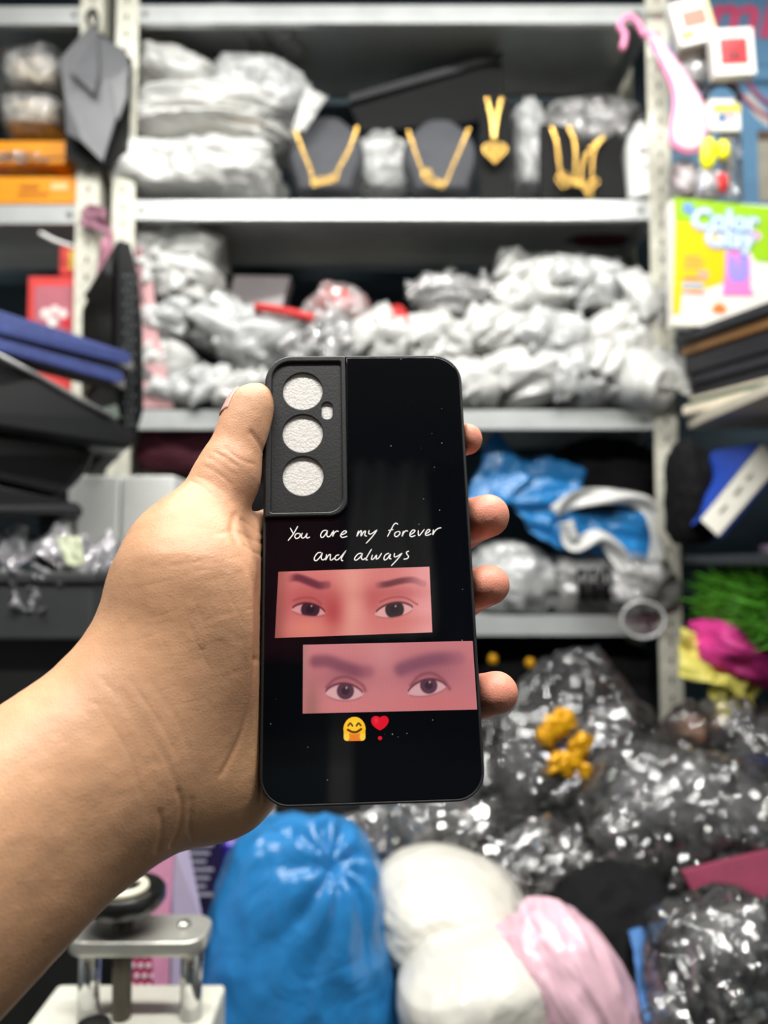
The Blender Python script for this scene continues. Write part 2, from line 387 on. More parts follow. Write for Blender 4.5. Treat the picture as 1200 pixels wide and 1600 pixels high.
# handwriting, drawn as thin raised strokes (points in a 4.615x enlargement of the frame from (440, 810))
INK = ["62,68 85,112", "118,55 85,112 45,162", "125,108 105,112 95,130 105,145 125,138 135,118 125,107", "150,105 142,128 150,142 168,135 185,108 178,130 185,142 205,134",
 "326,85 300,90 283,115 285,135 300,135 320,110 331,88 325,120 336,133 352,125 368,96", "375,86 368,130 380,105 398,92 412,95", "425,120 450,112 468,98 455,90 435,105 425,125 440,138 475,128",
 "555,88 542,130 560,100 575,90 572,128 590,100 605,92 600,122 616,129", "632,85 628,108 645,112 690,82", "690,82 655,130 608,182",
 "840,44 825,35 808,47 785,90 763,132", "768,88 806,80", "836,95 818,105 815,125 830,132 850,115 852,98 836,94", "878,90 868,130 880,105 895,90 912,92", "925,118 950,105 962,88 945,85 928,105 925,125 940,132 966,122",
 "985,85 990,125 1030,78", "1035,112 1060,100 1070,85 1055,82 1038,105 1040,122 1060,120 1080,110", "1095,80 1090,118 1105,92 1130,72 1152,68"]
INK2 = ["286,245 260,250 238,280 238,302 255,302 280,275 294,248 285,285 298,300 315,288", "325,258 318,300 335,270 352,260 350,295 362,300 380,285", "416,262 392,270 385,292 400,300 425,280 466,230", "466,230 435,280 432,302 444,305",
 "576,250 550,258 528,285 528,300 545,298 570,275 583,252 575,285 588,298 605,285", "650,220 620,270 608,298 622,299", "655,262 648,295 665,290 685,265 682,292 700,285 722,250", "776,250 750,262 738,285 742,300 760,292 786,258 778,288 792,292",
 "815,250 812,275 830,275 870,250", "870,250 835,295 790,343", "918,235 900,245 905,260 915,275 905,290 878,295"]
def catmull(P, n=5):
    P = np.array(P, float)
    if len(P) < 3: return np.linspace(P[0], P[-1], 6)
    Q = np.vstack([2*P[0]-P[1], P, 2*P[-1]-P[-2]]); R = []
    for i in range(1, len(Q)-2):
        for t in np.linspace(0, 1, n, endpoint=False):
            R.append(.5*(2*Q[i]+(Q[i+1]-Q[i-1])*t+(2*Q[i-1]-5*Q[i]+4*Q[i+1]-Q[i+2])*t*t+(3*Q[i]-Q[i-1]-3*Q[i+1]+Q[i+2])*t**3))
    R.append(P[-1]); return np.array(R)
M_ink = mat('white_ink', 'f4f0ee', .3, var=0)
for lines in (INK, INK2):
    V = []; Fc = []
    for s_ in lines:
        C = catmull([tuple(map(float, a.split(','))) for a in s_.split()])
        L2 = np.array([ph(440+x/4.615, 810+y/4.615) for x, y in C]); k0 = len(V)
        t = np.gradient(L2, axis=0); t /= np.linalg.norm(t, axis=1)[:, None]+1e-9; nn = np.stack([-t[:, 1], t[:, 0]], 1)
        for i in range(len(L2)):
            wd = .00020*(1 if 0 < i < len(L2)-1 else .5)
            a, b_ = L2[i]+nn[i]*wd, L2[i]-nn[i]*wd
            V += [plw(*a, .00003), plw(*a, .00008), plw(*b_, .00008), plw(*b_, .00003)]
        for i in range(len(L2)-1):
            o = k0+4*i
            Fc += [(o+1, o+5, o+6, o+2), (o, o+4, o+5, o+1), (o+2, o+6, o+7, o+3)]
    o_ = mesh('handwriting', V, Fc, M_ink, case)
    o_['label'] = 'white handwriting ' + ('You are my forever' if lines is INK else 'and always')

# ---- printed pictures: flat prints, one colour per grid point
def decal(name, corners, nu, nv, fn, m, z=.00004, mask=None):
    """corners tl, tr, br, bl in pixels; fn(u, v) -> rgb (0..1 sRGB); mask(u, v) -> keep"""
    tl, tr_, br_, bl_ = [np.array(c, float) for c in corners]
    u, v = np.meshgrid(np.linspace(0, 1, nu+1), np.linspace(0, 1, nv+1)); u = u.ravel(); v = v.ravel()
    px = (tl*(1-u[:, None])+tr_*u[:, None])*(1-v[:, None])+(bl_*(1-u[:, None])+br_*u[:, None])*v[:, None]
    V = np.array([plw(*ph(*p), z) for p in px]); rgb = np.clip(fn(u, v), 0, 1)
    Fc = []; keep = mask(u, v) if mask else np.ones(len(u), bool)
    for j in range(nv):
        for i in range(nu):
            a = j*(nu+1)+i; q = (a+nu+1, a+nu+2, a+1, a)
            if all(keep[k] for k in q): Fc.append(q)
    o = mesh(name, V, Fc, m, case)
    at = o.data.color_attributes.new('print', 'FLOAT_COLOR', 'POINT')
    l = np.where(rgb <= .04045, rgb/12.92, ((rgb+.055)/1.055)**2.4)
    at.data.foreach_set('color', np.concatenate([l, np.ones((len(l), 1))], 1).ravel().astype(np.float32)); return o
def sm(a, b, x): t = np.clip((x-a)/(b-a), 0, 1); return t*t*(3-2*t)
def blend(c, col, k): return c*(1-k[:, None])+np.array(col)[None]/255*k[:, None]
def gs(x, y, cx, cy, sx, sy, ang=0):
    dx, dy = x-cx, y-cy; a = math.radians(ang); X = dx*math.cos(a)+dy*math.sin(a); Y = -dx*math.sin(a)+dy*math.cos(a)
    return np.exp(-(X/sx)**2-(Y/sy)**2)
def poly_d(x, y, pts):
    d = np.full(x.shape, 1e9); P = catmull(pts, 6)
    for a, b_ in zip(P[:-1], P[1:]):
        e_ = b_-a; t = np.clip(((x-a[0])*e_[0]+(y-a[1])*e_[1])/(e_@e_+1e-9), 0, 1); d = np.minimum(d, np.hypot(x-a[0]-t*e_[0], y-a[1]-t*e_[1]))
    return d
def eye(c, x, y, e):
    """e: inner/outer corners, lid heights, iris; in print units"""
    (x0, y0), (x1, y1), up, lo, (ix, iy), ir, irc, white, lid = e
    t = np.clip((x-x0)/(x1-x0), 0, 1); base = y0+(y1-y0)*t; hump = (4*t*(1-t))**.7
    yu = base-up*hump; yl = base+lo*hump; soft = 6
    inside = sm(-soft, soft, y-yu)*sm(-soft, soft, yl-y)*((x > min(x0, x1)) & (x < max(x0, x1)))
    c = blend(c, white, inside)
    r = np.hypot(x-ix, y-iy); c = blend(c, irc, inside*(1-sm(ir-9, ir+5, r))); c = blend(c, [a*.6 for a in irc], inside*(1-sm(ir*.35, ir*.55, r))*.7)
    c = blend(c, (225, 195, 200), gs(x, y, ix+8, iy-ir*.35, 6, 8)*.9)
    c = blend(c, lid, np.exp(-((y-yu)/9)**2)*(t > .02)*(t < .99)*.85)
    c = blend(c, lid, np.exp(-((y-yl-4)/6)**2)*(t > .05)*(t < .97)*.22)
    return c
def face1(u, v):
    x = 25+u*1125; y = 40+v*490                     # units of a 4.6x enlargement
    c = np.zeros((len(u), 3))+np.array([205, 118, 116])/255
    c = blend(c, (222, 150, 138), gs(x, y, 560, 260, 130, 420)); c = blend(c, (228, 160, 160), sm(850, 1150, x)*.8)
    c = blend(c, (168, 78, 80), gs(x, y, 250, 250, 230, 120)*.75); c = blend(c, (165, 62, 66), gs(x, y, 440, 360, 80, 150)*.8)
    c = blend(c, (172, 80, 84), gs(x, y, 880, 230, 230, 60)*.6); c = blend(c, (176, 78, 80), gs(x, y, 730, 280, 70, 120)*.65)
    c = blend(c, (150, 82, 78), (1-sm(30, 150, x))*.75); c = blend(c, (214, 128, 112), gs(x, y, 250, 470, 160, 70)*.8)
    c = blend(c, (200, 108, 104), gs(x, y, 900, 440, 230, 50)*.6)
    d = poly_d(x, y, [(100, 92), (170, 88), (250, 118), (330, 150), (390, 150)]); c = blend(c, (96, 44, 58), np.exp(-(d/30)**4)*.92*sm(80, 170, x)*(1-.55*sm(300, 420, x)))
    d = poly_d(x, y, [(760, 165), (840, 158), (930, 140), (1020, 135), (1100, 165)]); c = blend(c, (98, 46, 56), np.exp(-(d/25)**4)*.92*(1-.75*sm(900, 1110, x))*sm(720, 830, x))
    d = poly_d(x, y, [(150, 255), (220, 238), (300, 250), (350, 290)]); c = blend(c, (140, 56, 62), np.exp(-(d/9)**2)*.5)
    d = poly_d(x, y, [(780, 290), (860, 262), (960, 264), (1050, 318)]); c = blend(c, (140, 60, 66), np.exp(-(d/8)**2)*.6)
    c = eye(c, x, y, ((135, 322), (385, 360), 60, 32, (272, 326), 70, (58, 36, 48), (204, 144, 144), (70, 30, 40)))
    c = eye(c, x, y, ((740, 378), (1020, 345), 62, 44, (884, 350), 70, (46, 26, 34), (216, 158, 156), (70, 28, 38)))
    c *= (1+.025*np.sin(x*.55)[:, None])*(1+.02*np.sin(y*.6)[:, None]); return c
def face2(u, v):
    x = 35+u*1125; y = 40+v*450
    c = np.zeros((len(u), 3))+np.array([200, 124, 128])/255
    c = blend(c, (186, 112, 120), sm(300, 1160, x)*.5); c = blend(c, (206, 140, 142), gs(x, y, 560, 120, 110, 110)*.6)
    c = blend(c, (168, 128, 120), (1-sm(40, 110, x+.15*(y-40)))*.6); c = blend(c, (150, 105, 96), gs(x, y, 95, 470, 50, 170)*.7)
    c = blend(c, (140, 82, 96), gs(x, y, 300, 250, 190, 100)*.55); c = blend(c, (140, 84, 100), gs(x, y, 860, 230, 220, 100)*.6)
    c = blend(c, (206, 110, 112), gs(x, y, 880, 440, 280, 50)*.5); c = blend(c, (212, 122, 124), gs(x, y, 330, 450, 200, 40)*.5)
    d = poly_d(x, y, [(120, 150), (200, 152), (300, 190), (400, 222), (460, 225)]); c = blend(c, (110, 62, 82), np.exp(-(d/44)**3)*.68*(1-.5*sm(360, 480, x)))
    d = poly_d(x, y, [(680, 215), (780, 180), (900, 155), (1060, 150)]); c = blend(c, (112, 68, 90), np.exp(-(d/48)**3)*.66*(1-.6*sm(930, 1100, x)))
    d = poly_d(x, y, [(190, 320), (250, 268), (330, 258), (420, 310), (440, 350)]); c = blend(c, (122, 62, 74), np.exp(-(d/11)**2)*.6)
    d = poly_d(x, y, [(740, 320), (800, 260), (880, 246), (950, 290), (990, 350)]); c = blend(c, (120, 64, 78), np.exp(-(d/12)**2)*.6)
    c = eye(c, x, y, ((180, 358), (428, 372), 66, 44, (312, 348), 58, (86, 56, 70), (212, 164, 168), (92, 44, 58)))
    c = eye(c, x, y, ((715, 372), (970, 335), 68, 36, (855, 324), 58, (88, 58, 74), (208, 160, 166), (92, 46, 60)))
    c *= (1+.03*np.sin(x*.5)[:, None])*(1+.012*np.sin(y*.6)[:, None]); return c
M_print = paintmat('printed_photo', .06, .3)
o = decal('photo_strip', [(435, 893.5), (671, 885.5), (675.5, 988), (429.5, 997)], 200, 84, face1, M_print)
o['label'] = 'upper printed strip of two dark eyes, reddish skin'
o = decal('photo_strip', [(473.5, 1007.5), (738.5, 1001.5), (745.5, 1108.5), (473, 1115)], 210, 84, face2, M_print)
o['label'] = 'lower printed strip of two eyes under thick brows'
def hug(u, v):
    x, y = u*2-1, v*2-1; c = np.zeros((len(u), 3))+np.array([254, 190, 38])/255
    c = blend(c, (255, 208, 60), gs(x, y, 0, -.4, .6, .5)); c = blend(c, (236, 128, 40), sm(.28, .5, y)*(np.abs(x) < .5))
    for s_ in (-1, 1):
        d = poly_d(x, y, [(s_*.55, -.28), (s_*.36, -.46), (s_*.17, -.26)]); c = blend(c, (104, 62, 22), 1-sm(.05, .10, d))
        k = 1-sm(.9, 1.05, np.hypot((x-s_*.66)/.33, (y-.66)/.30)); c = blend(c, (255, 206, 70), k)
        d = poly_d(x, y, [(s_*.42, .42), (s_*.40, .7), (s_*.5, .95)]); c = blend(c, (226, 120, 30), (1-sm(.03, .08, d))*.8)
    d = poly_d(x, y, [(-.58, .06), (-.2, .24), (.2, .24), (.58, .02)]); c = blend(c, (96, 54, 20), 1-sm(.06, .12, d)); return c
def hugmask(u, v):
    x, y = u*2-1, v*2-1; return (np.hypot(x/.98, (y+.02)/.98) < 1) & (y < .5) | (np.abs(x) < .97) & (y > .0) & (y < .98) & (np.hypot(np.maximum(np.abs(x)-.66, 0)/.31, np.maximum(y-.66, 0)/.32) < 1)
decal('hugging_face_emoji', [(536, 1120), (571.5, 1119.5), (572, 1158), (536, 1158.5)], 72, 76, hug, M_print, mask=hugmask)
def hrt(u, v):
    x, y = u*2-1, v*2-1; c = np.zeros((len(u), 3))+np.array([221, 24, 44])/255; return blend(c, (246, 70, 84), gs(x, y, -.4, -.6, .25, .25)*.6)
def hrtmask(u, v):
    x = (u*2-1); y = v*2-1; hy = -(y+.30)/.62*1.15; hx = x*1.18
    return (((hx**2+hy**2-1)**3-hx**2*hy**3*1.0) < 0) & (y < .58) | (np.hypot(x/.24, (y-.80)/.18) < 1)
decal('heart_emoji', [(579, 1118), (608, 1117.5), (608.5, 1157), (579, 1157.5)], 72, 90, hrt, M_print, mask=hrtmask)

# ------------------------------------------------------------------ the hand: one continuous surface
def cone(p, a, b_, ra, rb):
    a, b_ = np.array(a), np.array(b_); e_ = b_-a; t = np.clip(((p-a)@e_)/(e_@e_), 0, 1)
    return np.linalg.norm(p-a-t[..., None]*e_, axis=-1)-(ra+t*(rb-ra))
def ell(p, c, r, R=None):
    q = p-np.array(c)
    if R is not None: q = q@R
    r = np.array(r); k0 = np.linalg.norm(q/r, axis=-1); k1 = np.linalg.norm(q/r**2, axis=-1)+1e-9; return k0*(k0-1)/k1
def smin(a, b_, k): h = np.clip(.5+.5*(b_-a)/k, 0, 1); return b_*(1-h)+a*h-k*h*(1-h)
def pp(px, py, off): return cp(px, py, pd(px, py)+off)
WR_R, WR_U = cp(160, 1138, .250), cp(208, 1200, .256)     # radial and ulnar side of the wrist
EL = np.array([-.250, -.222, .100])
EL_R, EL_U = EL+np.array([-.010, .016, 0]), EL+np.array([.008, .002, .004])
MI, MM, MRg, MP = pp(470, 815, .026), pp(500, 885, .028), pp(505, 980, .028), pp(492, 1085, .026)
FING = [  # knuckle, middle joint, end joint, tip, radii
    (MI, pp(585, 722, .040), pp(690, 690, .028), pp(729, 686, .011), (.0115, .0098, .0085, .0062)),
    (MM, pp(630, 850, .042), pp(712, 822, .026), pp(762, 806, .010), (.012, .0105, .0098, .0082)),
    (MRg, pp(630, 965, .042), pp(712, 932, .026), pp(764, 914, .010), (.0115, .0100, .0092, .0076)),
    (MP, pp(620, 1110, .036), pp(712, 1098, .024), pp(776, 1082, .010), (.0105, .0092, .0090, .0076))]
def hand_sdf(p):
    d = cone(p, WR_R, EL_R, .0245, .037)
    d = smin(d, cone(p, WR_U, EL_U, .0245, .037), .02)
    heel = cp(335, 1192, .281)
    palm = cone(p, WR_U, heel, .0225, .0215)
    palm = smin(palm, cone(p, heel, cp(420, 1130, .292), .0205, .016), .015)
    palm = smin(palm, cone(p, cp(300, 1100, .272), MM, .020, .0135), .015)
    palm = smin(palm, cone(p, cp(270, 1050, .272), MI, .019, .0125), .014)
    palm = smin(palm, cone(p, heel, MP, .0195, .013), .015)
    palm = smin(palm, cone(p, heel, MRg, .019, .0135), .015)
    d = smin(d, palm, .022)
    # thumb: ball, knuckle, two phalanges
    th = cone(p, cp(228, 1090, .258), cp(290, 905, .268), .0190, .0195)
    th = smin(th, ell(p, cp(302, 985, .2635), (.0260, .0330, .0195)), .020)
    th = smin(th, cone(p, cp(288, 902, .268), cp(293, 858, .272), .0195, .0165), .012)
    th = smin(th, cone(p, cp(288, 862, .273), cp(357, 742, .284), .0150, .0108), .010)
    tip = smin(cone(p, cp(356, 742, .284), cp(389, 640, .2915), .0110, .0080), ell(p, cp(388, 660, .2905), (.0080, .0160, .0086), TH), .006)
    d = smin(d, th, .014)
    # web between thumb and index finger
    d = smin(d, cone(p, cp(345, 880, .283), pp(440, 845, .018), .0085, .009), .012)
    for a, b_, c_, t_, r in FING:
        f = cone(p, a, b_, r[0], r[1]); f = smin(f, cone(p, b_, c_, r[1], r[2]), .004); f = smin(f, cone(p, c_, t_, r[2], r[3]), .005)
        d = smin(d, f, .006)
    # the flesh gives way to the case it presses against
    q0 = (p*np.array([1, 1, -1])-PT)@PR
    q = q0.copy(); q[..., 2] -= .03-PD; q = np.abs(q)-np.array([W2, H2, .03]); bx = np.linalg.norm(np.maximum(q, 0), axis=-1)+np.minimum(q.max(-1), 0)-.0003
    d = -smin(-d, bx, .002)
    d = smin(d, tip, .006)
    q = q0.copy(); q[..., 2] += PD/2; q = np.abs(q)-np.array([W2, H2, PD/2]); bx = np.linalg.norm(np.maximum(q, 0), axis=-1)+np.minimum(q.max(-1), 0)-.0002
    return -smin(-d, bx, .002)
_z = cp(392, 655, .2915)-cp(357, 742, .284); _z /= np.linalg.norm(_z); _x = np.cross(_z, [0, 0, 1.]); _x /= np.linalg.norm(_x)
TH = np.stack([_x, _z, np.cross(_x, _z)], 1)
def nets(f, lo, hi, h):
    n = [int(math.ceil((hi[k]-lo[k])/h)) for k in range(3)]
    ax = [lo[k]+h*np.arange(n[k]+1) for k in range(3)]
    v = np.empty([m_+1 for m_ in n], np.float32)
    for i in range(n[0]+1):
        g = np.stack(np.meshgrid(ax[0][i:i+1], ax[1], ax[2], indexing='ij'), -1); v[i] = f(g.reshape(-1, 3)).reshape(v.shape[1:])
    ins = v < 0
    cnt = sum(ins[a:a+n[0], b_:b_+n[1], c_:c_+n[2]].astype(np.int8) for a in (0, 1) for b_ in (0, 1) for c_ in (0, 1))
    I = np.argwhere((cnt > 0) & (cnt < 8)); ids = -np.ones(n, np.int64); ids[tuple(I.T)] = np.arange(len(I))
    P = np.zeros((len(I), 3)); C = np.zeros(len(I))
    for a in range(3):
        for s_ in range(4):
            o1 = [0, 0, 0]; o1[(a+1) % 3] = s_ & 1; o1[(a+2) % 3] = s_ >> 1; o2 = list(o1); o2[a] = 1
            A = v[tuple((I+o1).T)]; B = v[tuple((I+o2).T)]; m_ = (A < 0) != (B < 0); t = np.where(m_, A/(A-B+1e-12), 0)
            q = np.tile(np.array(o1, float), (len(I), 1)); q[:, a] = t; P += q*m_[:, None]; C += m_
    V = np.array(lo)+h*(I+P/C[:, None]); Fc = []
    for a in range(3):
        s1 = [slice(None)]*3; s2 = [slice(None)]*3; s1[a] = slice(0, -1); s2[a] = slice(1, None)
        A, B = ins[tuple(s1)], ins[tuple(s2)]; E = np.argwhere(A != B); b_, c_ = (a+1) % 3, (a+2) % 3
        E = E[(E[:, b_] > 0) & (E[:, c_] > 0) & (E[:, b_] < n[b_]) & (E[:, c_] < n[c_])]
        def cid(db, dc): q = E.copy(); q[:, b_] -= db; q[:, c_] -= dc; return ids[tuple(q.T)]
        q = np.stack([cid(1, 1), cid(0, 1), cid(0, 0), cid(1, 0)], 1); fl = ~A[tuple(E.T)]; q[fl] = q[fl][:, ::-1]; Fc.append(q)
    return V, np.vstack(Fc)
def subdiv(V, Q):
    n = len(V); E = np.stack([Q, np.roll(Q, -1, 1)], -1).reshape(-1, 2); E.sort(1)
    key = E[:, 0]*n+E[:, 1]; uq, inv = np.unique(key, return_inverse=True); mid = (V[uq//n]+V[uq % n])/2
    fc = V[Q].mean(1); inv = inv.reshape(-1, 4)+n; cf = n+len(uq)+np.arange(len(Q))
    N = np.concatenate([np.stack([Q[:, k], inv[:, k], cf, inv[:, k-1]], 1) for k in range(4)])
    return np.vstack([V, mid, fc]), N
def grad(f, p, e_=4e-4):
    g = np.stack([f(p+np.eye(3)[k]*e_)-f(p-np.eye(3)[k]*e_) for k in range(3)], -1); return g/(np.linalg.norm(g, axis=1)[:, None]+1e-12)
HV, HQ = nets(hand_sdf, (-.31, -.28, .05), (.055, .065, .345), .0032)
for it in range(2):
    HV, HQ = subdiv(HV, HQ)
    if it == 1: HG = grad(hand_sdf, HV)
    else: HG = grad(hand_sdf, HV)
    HV = HV-HG*hand_sdf(HV)[:, None]
# creases and folds of the skin, carved where the palm faces the light
CREASE = [  # polyline in pixels, depth mm, width mm
    ([(366, 806), (363, 828), (372, 852), (386, 880), (397, 915), (401, 970), (400, 1030)], .55, 1.2),
    ([(400, 1030), (390, 1100), (372, 1160), (346, 1210)], .5, .9), ([(362, 828), (345, 834), (330, 836)], .14, .8),
    ([(378, 812), (392, 822), (408, 834)], .3, .6), ([(376, 832), (392, 842), (408, 848)], .3, .6), ([(383, 852), (396, 862), (410, 868)], .3, .6),
    ([(392, 676), (404, 692), (416, 716)], .45, .9), ([(352, 700), (372, 716), (398, 726)], .25, .6), ([(318, 728), (338, 738), (360, 756)], .2, .7), ([(326, 716), (344, 726), (366, 742)], .16, .6), ([(308, 744), (326, 752), (346, 768)], .16, .6),
    ([(334, 706), (350, 714), (370, 728)], .25, .6), ([(300, 752), (318, 762), (336, 778)], .22, .6),
    ([(278, 1236), (284, 1262), (279, 1296), (268, 1322)], .45, .8), ([(250, 1270), (252, 1300), (246, 1330)], .35, 1.0), ([(300, 1250), (296, 1290), (300, 1310)], .3, .8),
    ([(190, 1080), (230, 1140), (262, 1195), (280, 1236)], .20, 1.4), ([(160, 1060), (210, 1130), (240, 1190)], .12, 1.0), ([(150, 1100), (196, 1170), (220, 1240)], .12, 1.0), ([(236, 1066), (280, 1130), (300, 1190)], .10, 1.0), ([(205, 1066), (250, 1130), (276, 1180)], .12, .8), ([(176, 1075), (222, 1140), (250, 1200)], .10, .7)]
rng = random.Random(4)
for k in range(26):                                   # fine lines across the ball of the thumb
    x0 = rng.uniform(205, 330); y0 = rng.uniform(860, 1120); ln = rng.uniform(35, 85); sl = rng.uniform(-.42, -.12)
    CREASE.append(([(x0, y0), (x0+ln*.5, y0+ln*.5*sl+rng.uniform(-2, 2)), (x0+ln, y0+ln*sl)], rng.uniform(.05, .12), .4))
for k in range(14):
    x0 = rng.uniform(210, 350); y0 = rng.uniform(880, 1060); ln = rng.uniform(40, 80)
    CREASE.append(([(x0, y0), (x0+ln*.2, y0+ln*.5), (x0+ln*.45, y0+ln)], rng.uniform(.04, .09), .4))
hx = 600+F*HV[:, 0]/HV[:, 2]; hy = 800-F*HV[:, 1]/HV[:, 2]; front = HG[:, 2] < .25
dsp = np.zeros(len(HV))
for pl, dep, wid in CREASE:
    P_ = np.array(pl); m_ = front & (hx > P_[:, 0].min()-20) & (hx < P_[:, 0].max()+20) & (hy > P_[:, 1].min()-20) & (hy < P_[:, 1].max()+20)
    if m_.any(): dd = poly_d(hx[m_], hy[m_], pl)*.00023; dsp[m_] += dep*1e-3*np.exp(-(dd/(wid*1e-3))**2)
dsp += .00025*(vnoise(HV*160, 3)-.5)+.00012*(vnoise(HV*420, 4)-.5)
HV = HV-HG*dsp[:, None]
def skin():
    m = bpy.data.materials.new('skin'); m.use_nodes = True; nt = m.node_tree; N = nt.nodes; L = nt.links; b = N['Principled BSDF']
    tc = N.new('ShaderNodeTexCoord'); at = N.new('ShaderNodeAttribute'); at.attribute_name = 'print'
    n1 = N.new('ShaderNodeTexNoise'); n1.inputs['Scale'].default_value = 55; n1.inputs['Detail'].default_value = 6
    mr = N.new('ShaderNodeMapRange'); mr.inputs[1].default_value = .3; mr.inputs[2].default_value = .7; mr.inputs[3].default_value = .86; mr.inputs[4].default_value = 1.08
    mx = N.new('ShaderNodeMix'); mx.data_type = 'RGBA'; mx.blend_type = 'MULTIPLY'; mx.inputs[0].default_value = 1
    L.new(tc.outputs['Object'], n1.inputs['Vector']); L.new(n1.outputs['Fac'], mr.inputs[0]); L.new(at.outputs['Color'], mx.inputs[6]); L.new(mr.outputs[0], mx.inputs[7]); L.new(mx.outputs[2], b.inputs['Base Color'])
    v = N.new('ShaderNodeTexVoronoi'); v.feature = 'DISTANCE_TO_EDGE'; v.inputs['Scale'].default_value = 950
    mp = N.new('ShaderNodeMapping'); mp.inputs['Scale'].default_value = (1, .6, 1); L.new(tc.outputs['Object'], mp.inputs['Vector'])
    n3 = N.new('ShaderNodeTexNoise'); n3.inputs['Scale'].default_value = 380; n3.inputs['Detail'].default_value = 3
    L.new(mp.outputs[0], v.inputs['Vector']); L.new(mp.outputs[0], n3.inputs['Vector'])
    ad = N.new('ShaderNodeMath'); ad.operation = 'ADD'; L.new(v.outputs['Distance'], ad.inputs[0]); L.new(n3.outputs['Fac'], ad.inputs[1])
    bp = N.new('ShaderNodeBump'); bp.inputs['Strength'].default_value = .22; bp.inputs['Distance'].default_value = .0006; L.new(ad.outputs[0], bp.inputs['Height']); L.new(bp.outputs['Normal'], b.inputs['Normal'])
    b.inputs['Roughness'].default_value = .48; b.inputs['Specular IOR Level'].default_value = .4
    b.inputs['Subsurface Weight'].default_value = .18; b.inputs['Subsurface Radius'].default_value = (1, .35, .2); b.inputs['Subsurface Scale'].default_value = .004
    return m
hand = mesh('person', c2w(HV), HQ, skin(), None, True)
T(hand, 'bare left hand and forearm reaching in to hold the phone case', 'person')
sk = np.tile(np.array([197, 150, 114.])/255, (len(HV), 1))
sk = blend(sk, (218, 162, 128), gs(hx, hy, 380, 760, 90, 160)*.7*front)           # ruddier thumb and finger ends, paler palm heel
sk = blend(sk, (226, 150, 126), sm(690, 745, hx)*(hx > 600)); sk = blend(sk, (214, 164, 122), gs(hx, hy, 370, 1230, 60, 60)*.6)
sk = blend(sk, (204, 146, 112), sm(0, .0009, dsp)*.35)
at = hand.data.color_attributes.new('print', 'FLOAT_COLOR', 'POINT'); l = np.where(sk <= .04045, sk/12.92, ((sk+.055)/1.055)**2.4)
at.data.foreach_set('color', np.concatenate([l, np.ones((len(l), 1))], 1).ravel().astype(np.float32))
# thumbnail: curved plate on the far left side of the thumb's end
ca, cb = cp(383, 658, .2912), cp(392, 616, .2938); ax_ = (cb-ca)/np.linalg.norm(cb-ca); sx = np.cross(ax_, [0, 0, 1.]); sx /= np.linalg.norm(sx)
sx = -sx if sx[0] > 0 else sx; sz = np.cross(ax_, sx); sz = sz if sz[2] > 0 else -sz; sz /= np.linalg.norm(sz)
n_ = 16; P_ = []; D_ = []
for i in range(n_+1):
    for j in range(n_+1):
        k = 2*j/n_-1; a = math.radians(0+56*k); tt = (i/n_)*(1-.10*k*k)+(.10*k*k if i == 0 else 0); P_.append(ca+ax_*tt*np.linalg.norm(cb-ca)*1.08); D_.append(sx*math.cos(a)+sz*math.sin(a))
P_ = np.array(P_); D_ = np.array(D_); R_ = np.full(len(P_), .012)
for _ in range(40): R_ = R_-.8*hand_sdf(P_+D_*R_[:, None])
R_ = np.clip(R_, .0045, .011); kk = np.tile(2*np.arange(n_+1)/n_-1, n_+1); o3 = P_+D_*(R_+.00015-.0003*np.abs(kk)**4)[:, None]; FcN = []
for i in range(n_):
    for j in range(n_): a = i*(n_+1)+j; FcN.append((a, a+1, a+n_+2, a+n_+1))
nail = mesh('thumbnail', c2w(np.array(o3)), FcN, mat('nail', 'e4b0a4', .22, var=.05, scale=200, sub=.1), hand, True)
s_ = nail.modifiers.new('thickness', 'SOLIDIFY'); s_.thickness = .0005

# ------------------------------------------------------------------ shelving racks
M_galv = mat('galvanised_sheet', 'd2d5d4', .3, metal=.45, var=.12, scale=14, bump=.03, bscale=25)
M_post = mat('cream_slotted_steel', 'd8d6c6', .4, metal=.15, var=.15, scale=40)
M_bolt = mat('steel_bolt', 'b8b8b0', .3, metal=.9)
YF, SD = 1.33, .23
TIERS = [float(W(600, py, YF)[2]) for py in (6, 312, 640, 962, 1290)]
LIP = .034
def post_mesh():
    """slotted angle, two flanges with real slots, 2.6 m tall; corner at origin, front flange along +x, side flange along +y"""
    h, wd, pit = 2.6, .040, .032; hs = []
    for k in range(int(h/pit)-1):
        z = .02+k*pit; hs.append(rrect(wd*.42, wd*.42+.0042, z, z+.013, .002, 3))
        hs.append(circle(wd*.74, z+.024, .0018, n=8))
    I = Matrix.Identity(4); M = Matrix(((1, 0, 0, 0), (0, 0, 1, 0), (0, 1, 0, 0), (0, 0, 0, 1)))
    a = flat('front_flange', rrect(0, wd, 0, h, 0), hs, .002, M, M_post); M2 = Matrix(((0, 0, 1, 0), (1, 0, 0, 0), (0, 1, 0, 0), (0, 0, 0, 1)))
    b_ = flat('side_flange', rrect(0, wd, 0, h, 0), hs, .002, M2, M_post)
    bm = bmesh.new()
    for o in (a, b_):
        t = bmesh.new(); t.from_mesh(o.data); t.transform(Matrix.Translation(o.location)); tmp = bpy.data.meshes.new('t'); t.to_mesh(tmp); bm.from_mesh(tmp); t.free(); bpy.data.meshes.remove(tmp)
        me_ = o.data; bpy.data.objects.remove(o); bpy.data.meshes.remove(me_)
    me = bpy.data.meshes.new('slotted_post'); bm.to_mesh(me); bm.free(); me.materials.append(M_post); return me
PM_ = post_mesh()
